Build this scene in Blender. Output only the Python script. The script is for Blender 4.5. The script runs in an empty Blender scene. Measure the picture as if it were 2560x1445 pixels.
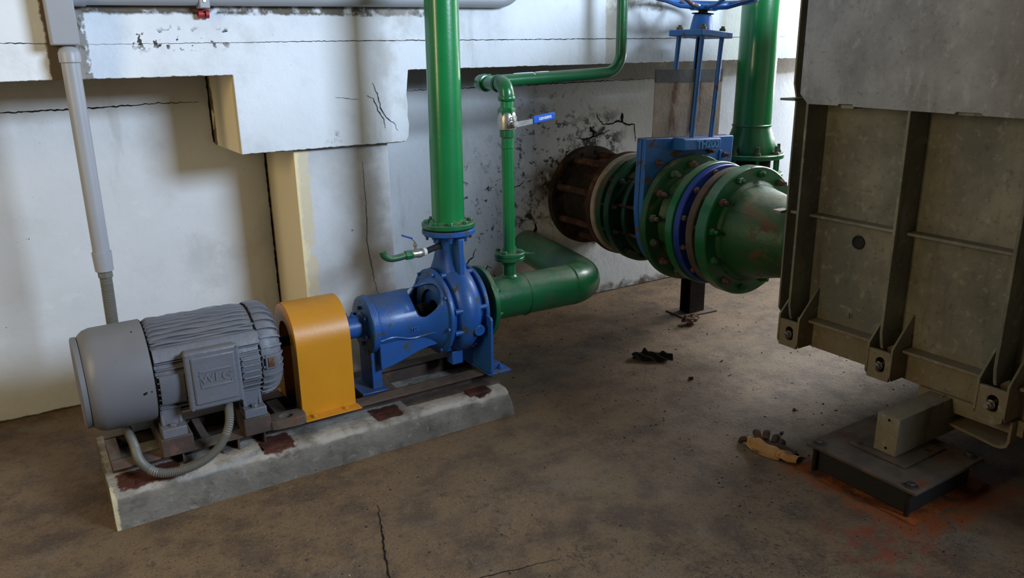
import bpy, bmesh, math, random
from mathutils import Vector, Matrix
random.seed(7)
C = bpy.context.scene.collection
R = math.radians
V = Vector
# ---------------------------------------------------------------- camera
cam = bpy.data.cameras.new('camera'); co = bpy.data.objects.new('camera', cam); C.objects.link(co)
pitch, yaw, roll = 0.29537207, 0.56125873, -0.0160875
fw = V((math.sin(yaw)*math.cos(pitch), math.cos(yaw)*math.cos(pitch), -math.sin(pitch)))
rt = fw.cross(V((0, 0, 1))).normalized(); up = rt.cross(fw)
r2 = rt*math.cos(roll)+up*math.sin(roll); u2 = -rt*math.sin(roll)+up*math.cos(roll)
m = Matrix((r2, u2, -fw)).transposed().to_4x4(); m.translation = V((0, 0, 1.6))
co.matrix_world = m
cam.sensor_width = 36; cam.lens = 36*1974.35/2560; cam.clip_start = .05
bpy.context.scene.camera = co
# ---------------------------------------------------------------- light
sc = bpy.context.scene
sc.view_settings.view_transform = 'Standard'; sc.view_settings.look = 'None'
sc.view_settings.gamma = 1; sc.view_settings.exposure = 0.0; sc.view_settings.use_curve_mapping = False
w = bpy.data.worlds.new('world'); sc.world = w; w.use_nodes = True
w.node_tree.nodes['Background'].inputs[0].default_value = (1.0, .84, .60, 1)
w.node_tree.nodes['Background'].inputs[1].default_value = .035
def area(name, loc, to, sx, sy, power, col):
    l = bpy.data.lights.new(name, 'AREA'); l.shape = 'RECTANGLE'; l.size = sx; l.size_y = sy
    l.energy = power; l.color = col
    o = bpy.data.objects.new(name, l); C.objects.link(o); o.location = loc
    o.rotation_euler = (V(to)-V(loc)).to_track_quat('-Z', 'Y').to_euler(); return o
area('daylight_front_window', (3.9, -2.6, 3.2), (1.7, 3.5, 1.2), 1.9, 1.4, 555, (.66, .81, 1))
area('daylight_back_doorway', (5.7, 3.9, 1.6), (3.1, 1.9, .2), 1.3, .75, 150, (1, .96, .90))
area('daylight_right_door', (7.5, 2.6, 2.2), (3.0, 3.4, 1.0), 1.6, 1.2, 45, (.88, .96, 1))
area('daylight_high_window', (5.3, 2.9, 2.75), (3.9, 3.5, 2.0), 1.1, .8, 88, (.92, .97, 1))
area('warm_light_left', (-1.9, 2.0, 2.0), (1.0, 2.9, .5), .40, 1.6, 37, (1, .79, .45))

# ---------------------------------------------------------------- materials
class NT:
    def __init__(s, name):
        s.m = bpy.data.materials.new(name); s.m.use_nodes = True
        s.t = s.m.node_tree; s.n = s.t.nodes; s.b = s.n['Principled BSDF']
        s.tc = s.n.new('ShaderNodeTexCoord'); s.P = s.tc.outputs['Object']
    def link(s, a, b): s.t.links.new(a, b)
    def put(s, sock, v):
        if isinstance(v, bpy.types.NodeSocket): s.link(v, sock)
        else: sock.default_value = v
    def math(s, op, a, b=0.0, c=None):
        n = s.n.new('ShaderNodeMath'); n.operation = op
        s.put(n.inputs[0], a); s.put(n.inputs[1], b)
        if c is not None: s.put(n.inputs[2], c)
        return n.outputs[0]
    def step(s, v, lo, hi):
        n = s.n.new('ShaderNodeMapRange'); n.interpolation_type = 'SMOOTHSTEP'
        s.put(n.inputs[0], v); n.inputs[1].default_value = lo; n.inputs[2].default_value = hi
        return n.outputs[0]
    def map(s, sc=(1, 1, 1), off=(0, 0, 0)):
        n = s.n.new('ShaderNodeMapping'); s.link(s.P, n.inputs[0])
        n.inputs['Scale'].default_value = sc; n.inputs['Location'].default_value = off
        return n.outputs[0]
    def noise(s, scale, detail=4, rough=.6, st=(1, 1, 1), off=(0, 0, 0), dist=0):
        n = s.n.new('ShaderNodeTexNoise'); s.link(s.map(st, off), n.inputs['Vector'])
        n.inputs['Scale'].default_value = scale; n.inputs['Detail'].default_value = detail
        n.inputs['Roughness'].default_value = rough; n.inputs['Distortion'].default_value = dist
        return n.outputs[0]
    def vor(s, scale, feature='F1'):
        n = s.n.new('ShaderNodeTexVoronoi'); n.feature = feature; s.link(s.P, n.inputs['Vector'])
        n.inputs['Scale'].default_value = scale; return n.outputs[0]
    def mix(s, f, a, b):
        n = s.n.new('ShaderNodeMix'); n.data_type = 'RGBA'
        s.put(n.inputs[0], f); s.put(n.inputs[6], a); s.put(n.inputs[7], b); return n.outputs[2]
    def xyz(s):
        n = s.n.new('ShaderNodeSeparateXYZ'); s.link(s.P, n.inputs[0]); return n.outputs
    def nz(s):
        g = s.n.new('ShaderNodeNewGeometry'); n = s.n.new('ShaderNodeSeparateXYZ'); s.link(g.outputs['Normal'], n.inputs[0]); return n.outputs[2]
    def box(s, b, soft=.01, wob=.01, ws=25):
        """soft-edged box mask in object space; b=(x0,x1,y0,y1,z0,z1), None = open"""
        x = s.xyz(); nn = s.noise(ws, 3); wv = s.math('MULTIPLY', s.math('SUBTRACT', nn, .5), wob*4)
        out = None
        for i in range(3):
            v = s.math('ADD', x[i], wv)
            for k, e in enumerate(b[2*i:2*i+2]):
                if e is None: continue
                q = s.step(v, e-soft, e+soft)
                if k: q = s.math('SUBTRACT', 1.0, q)
                out = q if out is None else s.math('MULTIPLY', out, q)
        return out
    def sph(s, c, r0, r1):
        n = s.n.new('ShaderNodeVectorMath'); n.operation = 'DISTANCE'; s.link(s.P, n.inputs[0]); n.inputs[1].default_value = c
        return s.math('SUBTRACT', 1.0, s.step(n.outputs['Value'], r0, r1))
def c4(c): return (c[0], c[1], c[2], 1)
def mat(name, base, rough=.5, metal=0, var=.12, vs=3, spots=(), bump=(60, .1), coat=0, dust=None, spec=.5):
    t = NT(name)
    col = t.mix(t.step(t.noise(vs, 5), .3, .7), c4([x*(1-var) for x in base]), c4([min(1, x*(1+var)) for x in base]))
    ro = rough
    for k, sp in enumerate(spots):
        if sp.get('kind') == 'vor': msk = t.math('SUBTRACT', 1.0, t.step(t.vor(sp['s']), *sp['t']))
        elif 's' in sp: msk = t.step(t.noise(sp['s'], sp.get('d', 5), sp.get('ro', .65), sp.get('st', (1, 1, 1)), (k*3.1, k*1.7, k*.9), sp.get('di', 0)), *sp['t'])
        else: msk = None
        for key in ('box', 'sph', 'box2'):
            if key in sp:
                a = sp[key]
                q = t.box(a[0], *a[1:]) if key[:3] == 'box' else t.sph(*a)
                msk = q if msk is None else t.math('MULTIPLY', msk, q)
        if 'up' in sp: msk = t.math('MULTIPLY', msk, t.step(t.nz(), *sp['up'])) if msk is not None else t.step(t.nz(), *sp['up'])
        if 'a' in sp: msk = t.math('MULTIPLY', msk, sp['a'])
        col = t.mix(msk, col, c4(sp['c']))
        if 'r' in sp:
            a = t.math('MULTIPLY', msk, sp['r']); b = t.math('MULTIPLY', t.math('SUBTRACT', 1.0, msk), ro); ro = t.math('ADD', a, b)
    if dust:
        msk = t.math('MULTIPLY', t.step(t.nz(), .35, .95), t.step(t.noise(9, 5), .25, .75)); msk = t.math('MULTIPLY', msk, dust[1])
        col = t.mix(msk, col, c4(dust[0]))
        ro = t.math('ADD', t.math('MULTIPLY', msk, .9), t.math('MULTIPLY', t.math('SUBTRACT', 1.0, msk), ro))
    t.put(t.b.inputs['Base Color'], col); t.put(t.b.inputs['Roughness'], ro)
    t.b.inputs['Metallic'].default_value = metal; t.b.inputs['Specular IOR Level'].default_value = spec
    t.b.inputs['Coat Weight'].default_value = coat; t.b.inputs['Coat Roughness'].default_value = .15
    if bump:
        n = t.n.new('ShaderNodeBump'); n.inputs['Strength'].default_value = bump[1]; n.inputs['Distance'].default_value = .01
        t.link(t.noise(bump[0], 5), n.inputs['Height']); t.link(n.outputs[0], t.b.inputs['Normal'])
    return t.m
DUST0 = ((.20, .16, .115), .75)
def rust(s=14, t=(.60, .66), c=(.12, .045, .02), **k): return dict(c=c, s=s, t=t, r=.85, **k)
M = {}
M['green'] = mat('green_paint', (.007, .125, .040), .30, spots=[rust(18, (.655, .69)), dict(c=(.07, .05, .03), s=5, t=(.58, .72), a=.55, r=.8)], bump=(45, .12), coat=.25, dust=((.17, .14, .095), .6))
M['green_clean'] = mat('green_pipe_paint', (.008, .185, .050), .27, spots=[rust(20, (.74, .77))], bump=(70, .05), coat=.35)
M['green_dirty'] = mat('dirty_green_paint', (.010, .082, .028), .45, spots=[rust(9, (.56, .66), (.13, .05, .022)), dict(c=(.05, .045, .028), s=3, t=(.5, .68), a=.55, r=.8)], bump=(40, .2), dust=((.27, .26, .19), .85))
M['blue'] = mat('blue_paint', (.010, .082, .31), .42, spots=[dict(c=(.045, .05, .022), s=19, t=(.60, .64), r=.7), dict(c=(.012, .02, .03), s=60, t=(.66, .69), r=.7), dict(c=(.16, .06, .02), s=9, t=(.68, .72), r=.8)], bump=(40, .12), coat=.1, dust=((.055, .062, .07), .8))
M['blue_valve'] = mat('weathered_blue_paint', (.018, .125, .42), .45, spots=[rust(11, (.565, .63), (.12, .06, .035))], bump=(40, .15), dust=((.20, .15, .11), .7))
M['blue_letter'] = mat('worn_blue_letters', (.06, .22, .55), .5, var=.2, vs=20, bump=None)
M['blue_dark'] = mat('deep_blue_paint', (.008, .035, .27), .45, spots=[rust(12, (.64, .70))], bump=(40, .1))
M['blue_handle'] = mat('blue_plastic_sleeve', (.012, .11, .60), .4, var=.05, bump=None)
M['yellow'] = mat('yellow_paint', (.55, .225, .004), .40, var=.06, spots=[dict(c=(.25, .10, .01), s=45, t=(.70, .74), r=.7), dict(c=(.40, .20, .02), s=6, t=(.6, .75), a=.5)], bump=(90, .05), dust=((.30, .15, .03), .45))
M['gray'] = mat('gray_machine_paint', (.112, .118, .142), .48, var=.10, spots=[dict(c=(.03, .027, .024), s=60, t=(.68, .72), r=.7), dict(c=(.13, .115, .10), s=7, t=(.56, .74), a=.6)], bump=(35, .25), dust=((.17, .15, .13), .5))
M['gray_cowl'] = mat('smooth_gray_paint', (.138, .141, .158), .45, var=.05, spots=[dict(c=(.05, .045, .04), s=75, t=(.70, .73), r=.7)], bump=(20, .05), dust=((.20, .18, .15), .35))
M['conduit'] = mat('gray_pvc', (.30, .31, .34), .42, var=.04, spots=[dict(c=(.2, .2, .2), s=40, t=(.70, .76), a=.6)], bump=(10, .03))
M['flex'] = mat('gray_flexible_sheath', (.135, .132, .115), .5, var=.08, bump=(30, .05))
M['rust'] = mat('rusted_steel', (.062, .030, .021), .85, var=.4, vs=9, spots=[dict(c=(.17, .075, .04), s=12, t=(.5, .7)), dict(c=(.03, .018, .014), s=5, t=(.5, .7), a=.8)], bump=(40, .5), spec=.25)
M['tab'] = mat('red_brown_rust', (.060, .022, .016), .85, var=.5, vs=12, bump=(50, .5), spec=.2)
M['dark_rust'] = mat('dark_rusted_steel', (.020, .014, .011), .85, var=.4, vs=6, spots=[dict(c=(.085, .04, .024), s=9, t=(.56, .72), a=.8)], bump=(50, .4), spec=.25)
M['bolt'] = mat('painted_bolt_steel', (.05, .09, .055), .55, var=.3, vs=20, spots=[rust(25, (.5, .6), (.17, .075, .05))], bump=(60, .2))
M['bolt_rust'] = mat('rusted_bolt_steel', (.10, .052, .04), .75, var=.3, vs=30, bump=(80, .4))
M['steel'] = mat('bare_steel', (.42, .40, .37), .38, metal=.8, var=.15, vs=20, spots=[rust(18, (.62, .7), (.25, .16, .08))], bump=(50, .1))
M['gate_band'] = mat('bare_band', (.085, .09, .10), .5, metal=.3, var=.25, bump=(50, .15))
M['gate'] = mat('stained_steel_gate', (.30, .25, .21), .55, metal=.25, var=.25, vs=5, spots=[dict(c=(.14, .062, .036), s=7, t=(.50, .66), st=(1, 1, .3), r=.8)], bump=(50, .2))
M['black'] = mat('black_rubber', (.012, .012, .011), .7, var=.2, bump=(60, .2))
M['gasket'] = mat('pale_gasket', (.36, .31, .26), .8, var=.15, vs=15, spots=[rust(10, (.6, .7))], bump=(80, .3))
M['galv'] = mat('dusty_galvanized_steel', (.235, .225, .170), .62, metal=.1, var=.30, vs=4, spots=[
    dict(c=(.14, .145, .125), s=2.2, t=(.45, .62), a=.8, st=(1, 1, .5)), dict(c=(.24, .18, .10), box=((None, None, None, None, None, .14), .05, .03, 6), a=.7), dict(c=(.36, .35, .29), s=26, t=(.55, .70), a=.6), dict(c=(.10, .09, .065), s=34, t=(.55, .70), a=.6), dict(c=(.08, .07, .05), s=10, t=(.58, .72), st=(1, 1, .15), a=.6), dict(c=(.45, .44, .40), s=90, t=(.72, .76), a=.7)], bump=(60, .22), dust=((.22, .175, .12), .8))
M['galv_plate'] = mat('galvanized_cover_sheet', (.31, .31, .325), .5, metal=.2, var=.25, vs=4, spots=[
    dict(c=(.20, .19, .17), s=3, t=(.45, .64), a=.8, st=(1, 1, .4)), dict(c=(.46, .46, .47), s=24, t=(.55, .70), a=.6, st=(1, 1, .5)), dict(c=(.18, .18, .18), s=36, t=(.55, .7), a=.6), dict(c=(.5, .5, .5), s=80, t=(.72, .76), a=.7)], bump=(60, .15))
M['frame'] = mat('rust_brown_frame_steel', (.052, .034, .026), .8, var=.35, vs=6, spots=[dict(c=(.12, .055, .04), s=8, t=(.52, .68)), dict(c=(.10, .085, .065), s=4, t=(.5, .65), up=(.5, .9))], bump=(50, .3), dust=((.13, .10, .075), .75))
M['pad_top'] = mat('dusty_pad_plate', (.085, .062, .046), .8, var=.35, vs=8, spots=[rust(9, (.58, .7), (.17, .05, .02)), dict(c=(.05, .04, .03), s=5, t=(.5, .7), a=.7)], bump=(70, .4))
M['pad_dark'] = mat('dark_bolt_steel', (.055, .045, .042), .5, metal=.4, var=.3, vs=20, bump=(60, .2))
M['orange_rust'] = mat('orange_rust_stain', (.25, .065, .015), .9, var=.35, vs=12, spots=[dict(c=(.07, .035, .02), s=10, t=(.46, .66)), dict(c=(.36, .10, .02), s=25, t=(.6, .7))], bump=(90, .6), spec=.2)
M['dark'] = mat('dark_crack', (.012, .010, .009), .95, var=.2, bump=None, spec=.1)
M['white_plastic'] = mat('white_band', (.65, .66, .64), .5, var=.05, bump=None)
M['letter'] = mat('white_lettering', (.8, .84, .88), .6, var=.02, bump=None)
M['red'] = mat('red_plastic', (.33, .02, .02), .5, var=.2, bump=None)
M['leather'] = mat('worn_leather', (.40, .22, .09), .8, var=.2, vs=12, spots=[dict(c=(.10, .055, .035), s=14, t=(.50, .66), a=.9)], bump=(80, .4), spec=.2)
M['leather_dark'] = mat('dark_dirty_leather', (.065, .038, .026), .8, var=.3, vs=14, bump=(80, .4), spec=.2)
M['cloth_black'] = mat('black_cloth', (.010, .010, .009), .95, var=.3, bump=(200, .3), spec=.1)
M['paper'] = mat('dirty_paper', (.17, .11, .085), .85, var=.45, vs=18, spots=[dict(c=(.06, .035, .028), s=18, t=(.48, .58))], bump=(60, .3), spec=.2)
M['grit'] = mat('dark_grit', (.022, .016, .012), .9, var=.5, vs=1.5, bump=None, spec=.2)
M['grit_light'] = mat('pale_grit', (.30, .27, .22), .9, var=.4, vs=1.5, bump=None, spec=.2)

CREAM = (.84, .71, .45); CONC = (.13, .10, .072); WHITE = (.62, .65, .69)
def paintwall(name, extra=(), base=WHITE):
    return mat(name, base, .62, var=.07, vs=1.3, spots=[
        dict(c=(.42, .43, .44), s=2.0, t=(.50, .72), a=.55, d=7),
        dict(c=(.34, .335, .32), s=3.5, t=(.58, .75), a=.55, st=(1, 1, .25)),
        dict(c=(.06, .05, .04), s=45, t=(.745, .765), d=3, a=.9),
        dict(c=(.72, .735, .75), s=5, t=(.6, .66), a=.35)] + list(extra), bump=(28, .22), spec=.3)
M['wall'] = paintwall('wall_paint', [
    dict(c=(.33, .29, .21), s=2.5, t=(.25, .6), a=.3, box=((None, 1.12, None, None, 1.36, None), .05, .02, 9)),  # brown tint above the left crack: shade under the beam put into the colour
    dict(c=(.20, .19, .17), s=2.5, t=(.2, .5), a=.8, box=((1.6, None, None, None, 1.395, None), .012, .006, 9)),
    dict(c=(.05, .045, .04), s=17, t=(.53, .60), d=9, ro=.75, sph=((2.85, 4.03, .93), .16, .62)),
    dict(c=(.03, .026, .022), s=9, t=(.52, .60), d=9, ro=.75, sph=((3.2, 4.03, 1.03), .10, .30)),
    dict(c=(.07, .04, .025), s=12, t=(.3, .5), d=7, sph=((2.80, 4.03, .80), .02, .16)),
    dict(c=(.05, .042, .035), s=14, t=(.50, .60), d=9, ro=.75, sph=((2.62, 4.03, .62), .06, .26)),
    dict(c=(.05, .045, .04), s=22, t=(.57, .62), d=9, ro=.75, sph=((2.35, 4.03, .72), .1, .45)),
    dict(c=(.035, .03, .025), s=8, t=(.54, .62), d=9, ro=.75, sph=((3.2, 4.03, .42), .05, .28)),
    dict(c=(.10, .085, .065), s=9, t=(.25, .6), box=((1.9, None, None, None, None, .05), .02, .03, 14), d=6),
    dict(c=(.05, .045, .04), box=((None, None, None, None, None, .008), .004, .004, 14))])
M['beam'] = paintwall('beam_paint', base=(.69, .73, .78), extra=[
    dict(c=CONC, box=((.185, .312, None, None, None, 2.2), .004, .006, 30)),
    dict(c=(.26, .25, .235), s=30, t=(.4, .5), box=((.285, .325, None, None, None, 2.2), .004, .006, 30)),
    dict(c=(.10, .085, .065), s=14, t=(.35, .52), box=((.30, 1.9, None, None, 1.752, 1.9), .006, .008, 22), d=7),
    dict(c=(.13, .11, .085), box=((.3, .8, None, None, 1.768, 1.9), .006, .008, 22)),
    dict(c=(.22, .20, .18), s=6, t=(.45, .6), box=((2.83, 3.25, None, None, 1.79, None), .01, .01, 22)),
    dict(c=(.05, .045, .04), s=26, t=(.58, .61), box=((.45, .85, None, None, 1.625, 1.69), .02, .02, 22), d=2),
    dict(c=CONC, box=((None, .842, None, None, None, 1.5135), .0015, .0045, 32)),
    dict(c=CONC, box=((1.665, None, None, None, None, 1.5135), .0015, .0045, 32)),
    dict(c=CREAM, box=((.840, .853, 3.523, None, None, 1.512), .002, .0, 30)),
    dict(c=(.50, .42, .24), box=((.840, .853, 3.522, 3.56, None, 1.512), .004, .002, 30), a=.6),
    dict(c=CONC, s=9, t=(.42, .5), box=((.83, .87, 3.96, None, None, 1.512), .01, .012, 22)),
    dict(c=(.04, .035, .03), s=35, t=(.3, .5), box=((.86, None, None, None, None, 1.183), .002, .003, 40)),
    dict(c=(.25, .24, .22), s=14, t=(.5, .56), sph=((1.27, 3.52, 1.21), .01, .06), d=6),
    dict(c=(.42, .37, .27), s=6, t=(.2, .5), box=((2.84, 2.925, None, None, None, None), .006, .006, 20), a=.75),
    dict(c=CONC, up=(-.5, -.9)),
    dict(c=(.42, .40, .38), s=3, t=(.42, .6), box=((1.5, 1.72, None, None, None, None), .04, .02, 9), a=.6)])
M['pillar'] = paintwall('pillar_paint', [
    dict(c=(.42, .415, .42), s=1.6, t=(.35, .65), a=.6),
    dict(c=CREAM, box=((None, 1.118, None, None, None, None), .003, .008, 22)),
    dict(c=(.66, .58, .42), s=7, t=(.38, .5), box=((1.10, 1.15, None, 3.57, None, None), .006, .010, 16)),
    dict(c=(.40, .34, .24), box=((None, 1.09, 4.0, None, None, None), .006, .004, 15)),
    dict(c=(.30, .14, .06), sph=((1.335, 3.56, .775), .002, .007)),
    dict(c=(.36, .34, .33), s=5, t=(.4, .6), box=((1.4, None, None, None, None, None), .03, .02, 9), a=.6)])
M['plinth'] = mat('rough_plinth_concrete', (.165, .148, .125), .85, var=.2, vs=7, spots=[
    dict(c=(.075, .062, .050), s=9, t=(.48, .70), a=.8, d=9), dict(c=(.38, .35, .31), s=7, t=(.34, .58), a=.85, up=(.15, .6), d=8),  # paler upward faces: light from above painted into the concrete colour
    dict(c=(.05, .045, .04), s=50, t=(.66, .70)), dict(c=(.30, .28, .25), s=16, t=(.56, .66), a=.5, d=8),
    dict(c=(.07, .022, .015), s=18, t=(.20, .42), box=((.13, .345, None, None, .06, None), .006, .008, 26), box2=((None, None, 2.805, 2.93, None, None), .006, .01, 26), d=6),
    dict(c=(.07, .022, .015), s=18, t=(.20, .42), box=((.63, .755, None, None, .05, None), .006, .008, 26), box2=((None, None, 2.80, 2.93, None, None), .006, .012, 26), d=6),
    dict(c=(.07, .022, .015), s=18, t=(.20, .42), box=((1.10, 1.23, None, None, .06, None), .006, .008, 26), box2=((None, None, 2.825, 2.93, None, None), .006, .01, 26), d=6),
    dict(c=(.07, .022, .015), s=18, t=(.20, .42), box=((1.54, 1.655, None, None, .06, None), .006, .008, 26), box2=((None, None, 2.815, 2.93, None, None), .006, .01, 26), d=6),
    dict(c=(.50, .44, .28), s=7, t=(.3, .5), box=((None, .112, None, 2.85, None, None), .004, .006, 30)), dict(c=(.10, .08, .05), s=7, t=(.3, .5), box=((None, .104, 2.85, None, None, None), .004, .006, 30))], bump=(35, .7), spec=.2)
def floor_mat():
    t = NT('dirty_concrete_floor')
    a = t.noise(.9, 6, .6); b = t.noise(5, 8, .7, off=(4, 2, 0)); c = t.noise(22, 8, .75, off=(1, 7, 0))
    col = t.mix(t.step(a, .35, .65), (.180, .112, .056, 1), (.140, .090, .046, 1))
    col = t.mix(t.math('MULTIPLY', t.step(b, .42, .64), .85), col, (.070, .044, .027, 1))
    col = t.mix(t.math('MULTIPLY', t.step(t.noise(3, 6, .6, off=(9, 9, 0)), .56, .72), .6), col, (.17, .135, .10, 1))
    # dark scuffs grouped in patches
    sc_ = t.math('MULTIPLY', t.step(t.noise(55, 4, .7, st=(1, .6, 1), dist=1.5), .57, .63), t.step(t.noise(2.6, 4, .6, off=(2, 5, 0)), .46, .62))
    near = t.math('SUBTRACT', 1.0, t.step(t.xyz()[1], 1.9, 2.9))
    sc_ = t.math('MULTIPLY', sc_, near)
    col = t.mix(t.math('MULTIPLY', sc_, .8), col, (.030, .024, .018, 1))
    col = t.mix(t.math('MULTIPLY', t.step(c, .55, .64), .7), col, (.045, .032, .023, 1))
    col = t.mix(t.math('MULTIPLY', t.step(t.noise(75, 3, .7, off=(3, 3, 0)), .56, .66), .5), col, (.19, .15, .11, 1))
    col = t.mix(t.math('MULTIPLY', t.step(t.noise(120, 2, .6, off=(7, 3, 0)), .60, .66), .7), col, (.028, .02, .015, 1))
    # blueish gray worn spots
    col = t.mix(t.math('MULTIPLY', t.step(t.noise(4.5, 6, .65, off=(5, 1, 0)), .63, .72), .55), col, (.12, .115, .115, 1))
    # orange run-off round the isolator pad
    px = t.box((2.36, 2.98, 1.18, 1.80, None, None), .03, .03, 14)
    col = t.mix(t.math('MULTIPLY', px, t.step(t.noise(14, 6, .7), .36, .56)), col, (.24, .065, .018, 1))
    px = t.sph((2.25, 1.28, 0), .06, .26)
    col = t.mix(t.math('MULTIPLY', px, t.step(t.noise(16, 6, .7), .45, .60)), col, (.20, .045, .02, 1))
    # grey-white dusty zone by the tank
    t.put(t.b.inputs['Base Color'], col)
    t.put(t.b.inputs['Roughness'], t.math('ADD', .50, t.math('MULTIPLY', b, .3)))
    t.b.inputs['Specular IOR Level'].default_value = .45
    n = t.n.new('ShaderNodeBump'); n.inputs['Strength'].default_value = .8; n.inputs['Distance'].default_value = .016
    h = t.math('ADD', t.math('MULTIPLY', t.noise(60, 6, .7), .5), t.math('SUBTRACT', t.math('MULTIPLY', b, .6), t.math('MULTIPLY', sc_, .3)))
    t.link(h, n.inputs['Height']); t.link(n.outputs[0], t.b.inputs['Normal'])
    return t.m
M['floor'] = floor_mat()

# ---------------------------------------------------------------- mesh helpers
def basis(d):
    d = V(d).normalized(); a = V((0, 0, 1)) if abs(d.z) < .9 else V((1, 0, 0))
    u = d.cross(a).normalized(); return d, u, d.cross(u)
class B:
    def __init__(s): s.v = []; s.f = []
    def add(s, vs, fs):
        o = len(s.v); s.v += [V(x) for x in vs]; s.f += [[i+o for i in f] for f in fs]; return s
    def box(s, x0, x1, y0, y1, z0, z1):
        return s.add([(x, y, z) for z in (z0, z1) for y in (y0, y1) for x in (x0, x1)],
                     [(0, 2, 3, 1), (4, 5, 7, 6), (0, 1, 5, 4), (2, 6, 7, 3), (0, 4, 6, 2), (1, 3, 7, 5)])
    def lathe(s, o, d, prof, n=48, closed=False):
        """prof: list of (distance along d, radius)"""
        d, u, w_ = basis(d); o = V(o); vs = []; fs = []
        for (t, r) in prof:
            for k in range(n):
                a = 2*math.pi*k/n; vs.append(o+d*t+(u*math.cos(a)+w_*math.sin(a))*r)
        m_ = len(prof); rng = m_ if closed else m_-1
        for i in range(rng):
            j = (i+1) % m_
            for k in range(n): fs.append((i*n+k, i*n+(k+1) % n, j*n+(k+1) % n, j*n+k))
        if not closed:
            if prof[0][1] > 1e-5: fs.append(tuple(range(n))[::-1])
            if prof[-1][1] > 1e-5: fs.append(tuple((m_-1)*n+k for k in range(n)))
        return s.add(vs, fs)
    def cyl(s, p, q, r, r2=None, n=32):
        p = V(p); q = V(q); return s.lathe(p, q-p, [(0, r), ((q-p).length, r if r2 is None else r2)], n)
    def disc(s, p, d, h, r, ri=0, n=64, ch=.002):
        if ri: return s.lathe(p, d, [(0, ri), (0, r-ch), (ch, r), (h-ch, r), (h, r-ch), (h, ri)], n, True)
        return s.lathe(p, d, [(0, r-ch), (ch, r), (h-ch, r), (h, r-ch)], n)
    def tube(s, path, r, n=20, caps=True):
        P_ = [V(p) for p in path]; rs = r if isinstance(r, (list, tuple)) else [r]*len(P_)
        T = []
        for i in range(len(P_)):
            a = P_[max(0, i-1)]; b = P_[min(len(P_)-1, i+1)]; T.append((b-a).normalized())
        _, u, w_ = basis(T[0]); vs = []; fs = []
        for i, p in enumerate(P_):
            u = (u-T[i]*u.dot(T[i])).normalized(); w_ = T[i].cross(u)
            for k in range(n):
                a = 2*math.pi*k/n; vs.append(p+(u*math.cos(a)+w_*math.sin(a))*rs[i])
        for i in range(len(P_)-1):
            for k in range(n): fs.append((i*n+k, i*n+(k+1) % n, (i+1)*n+(k+1) % n, (i+1)*n+k))
        if caps: fs.append(tuple(range(n))[::-1]); fs.append(tuple((len(P_)-1)*n+k for k in range(n)))
        return s.add(vs, fs)
    def prism(s, poly, axis, a, b):
        """poly in the two other axes (in x,y,z order)"""
        def mk(p, t):
            l = list(p); l.insert(axis, t); return tuple(l)
        n = len(poly); vs = [mk(p, a) for p in poly]+[mk(p, b) for p in poly]
        return s.add(vs, [tuple(range(n))[::-1], tuple(range(n, 2*n))]+[(i, (i+1) % n, n+(i+1) % n, n+i) for i in range(n)])
    def rot(s, angle, axis, piv):
        m_ = Matrix.Rotation(angle, 4, axis); piv = V(piv); s.v = [m_@(x-piv)+piv for x in s.v]; return s
    def hexnut(s, p, d, r, h, a0=0):
        d, u, w_ = basis(d); p = V(p); vs = []
        for t, rr in ((0, r), (h*.8, r), (h, r*.86)):
            for k in range(6):
                a = a0+k*math.pi/3; vs.append(p+d*t+(u*math.cos(a)+w_*math.sin(a))*rr)
        fs = [tuple(range(6))[::-1], tuple(range(12, 18))]
        for i in (0, 1):
            for k in range(6): fs.append((i*6+k, i*6+(k+1) % 6, (i+1)*6+(k+1) % 6, (i+1)*6+k))
        return s.add(vs, fs)
    def out(s, name, mt, parent=None, bevel=0, ang=35, label=None, seg=2):
        org = V(parent['org']) if parent and 'org' in parent else V((0, 0, 0))
        me = bpy.data.meshes.new(name); me.from_pydata([x-org for x in s.v], [], s.f); me.update()
        bm = bmesh.new(); bm.from_mesh(me); bmesh.ops.recalc_face_normals(bm, faces=bm.faces); bm.to_mesh(me); bm.free()
        for p in me.polygons: p.use_smooth = True
        me.set_sharp_from_angle(angle=R(ang))
        me.materials.append(M[mt])
        o = bpy.data.objects.new(name, me); C.objects.link(o)
        if parent: o.parent = parent; 
        if bevel:
            md = o.modifiers.new('bevel', 'BEVEL'); md.width = bevel; md.segments = seg; md.limit_method = 'ANGLE'; md.angle_limit = R(40); md.harden_normals = False
        if label: o['label'] = label
        return o
def thing(name, label, cat, loc, group=None):
    o = bpy.data.objects.new(name, None); C.objects.link(o); o.location = loc; o['org'] = tuple(loc)
    o['label'] = label; o['category'] = cat; o.empty_display_size = .05
    if group: o['group'] = group
    return o
def single(o, label, cat, group=None):
    o['label'] = label; o['category'] = cat
    if group: o['group'] = group
    return o
def sub(o, parent):           # second level: same origin as the part
    o.parent = parent; return o
def subout(b, name, mt, part, root, **k):
    o = b.out(name, mt, root, **k); o.parent = part; return o
def rel(o): return o
def arc(c, u, v, r, a0, a1, n=12):
    c = V(c); u = V(u); v = V(v)
    return [c+u*(r*math.cos(a0+(a1-a0)*i/n))+v*(r*math.sin(a0+(a1-a0)*i/n)) for i in range(n+1)]
def ring(c, d, r, n, a0=0):
    d, u, w_ = basis(d); c = V(c)
    return [c+(u*math.cos(a0+2*math.pi*k/n)+w_*math.sin(a0+2*math.pi*k/n))*r for k in range(n)]
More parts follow.
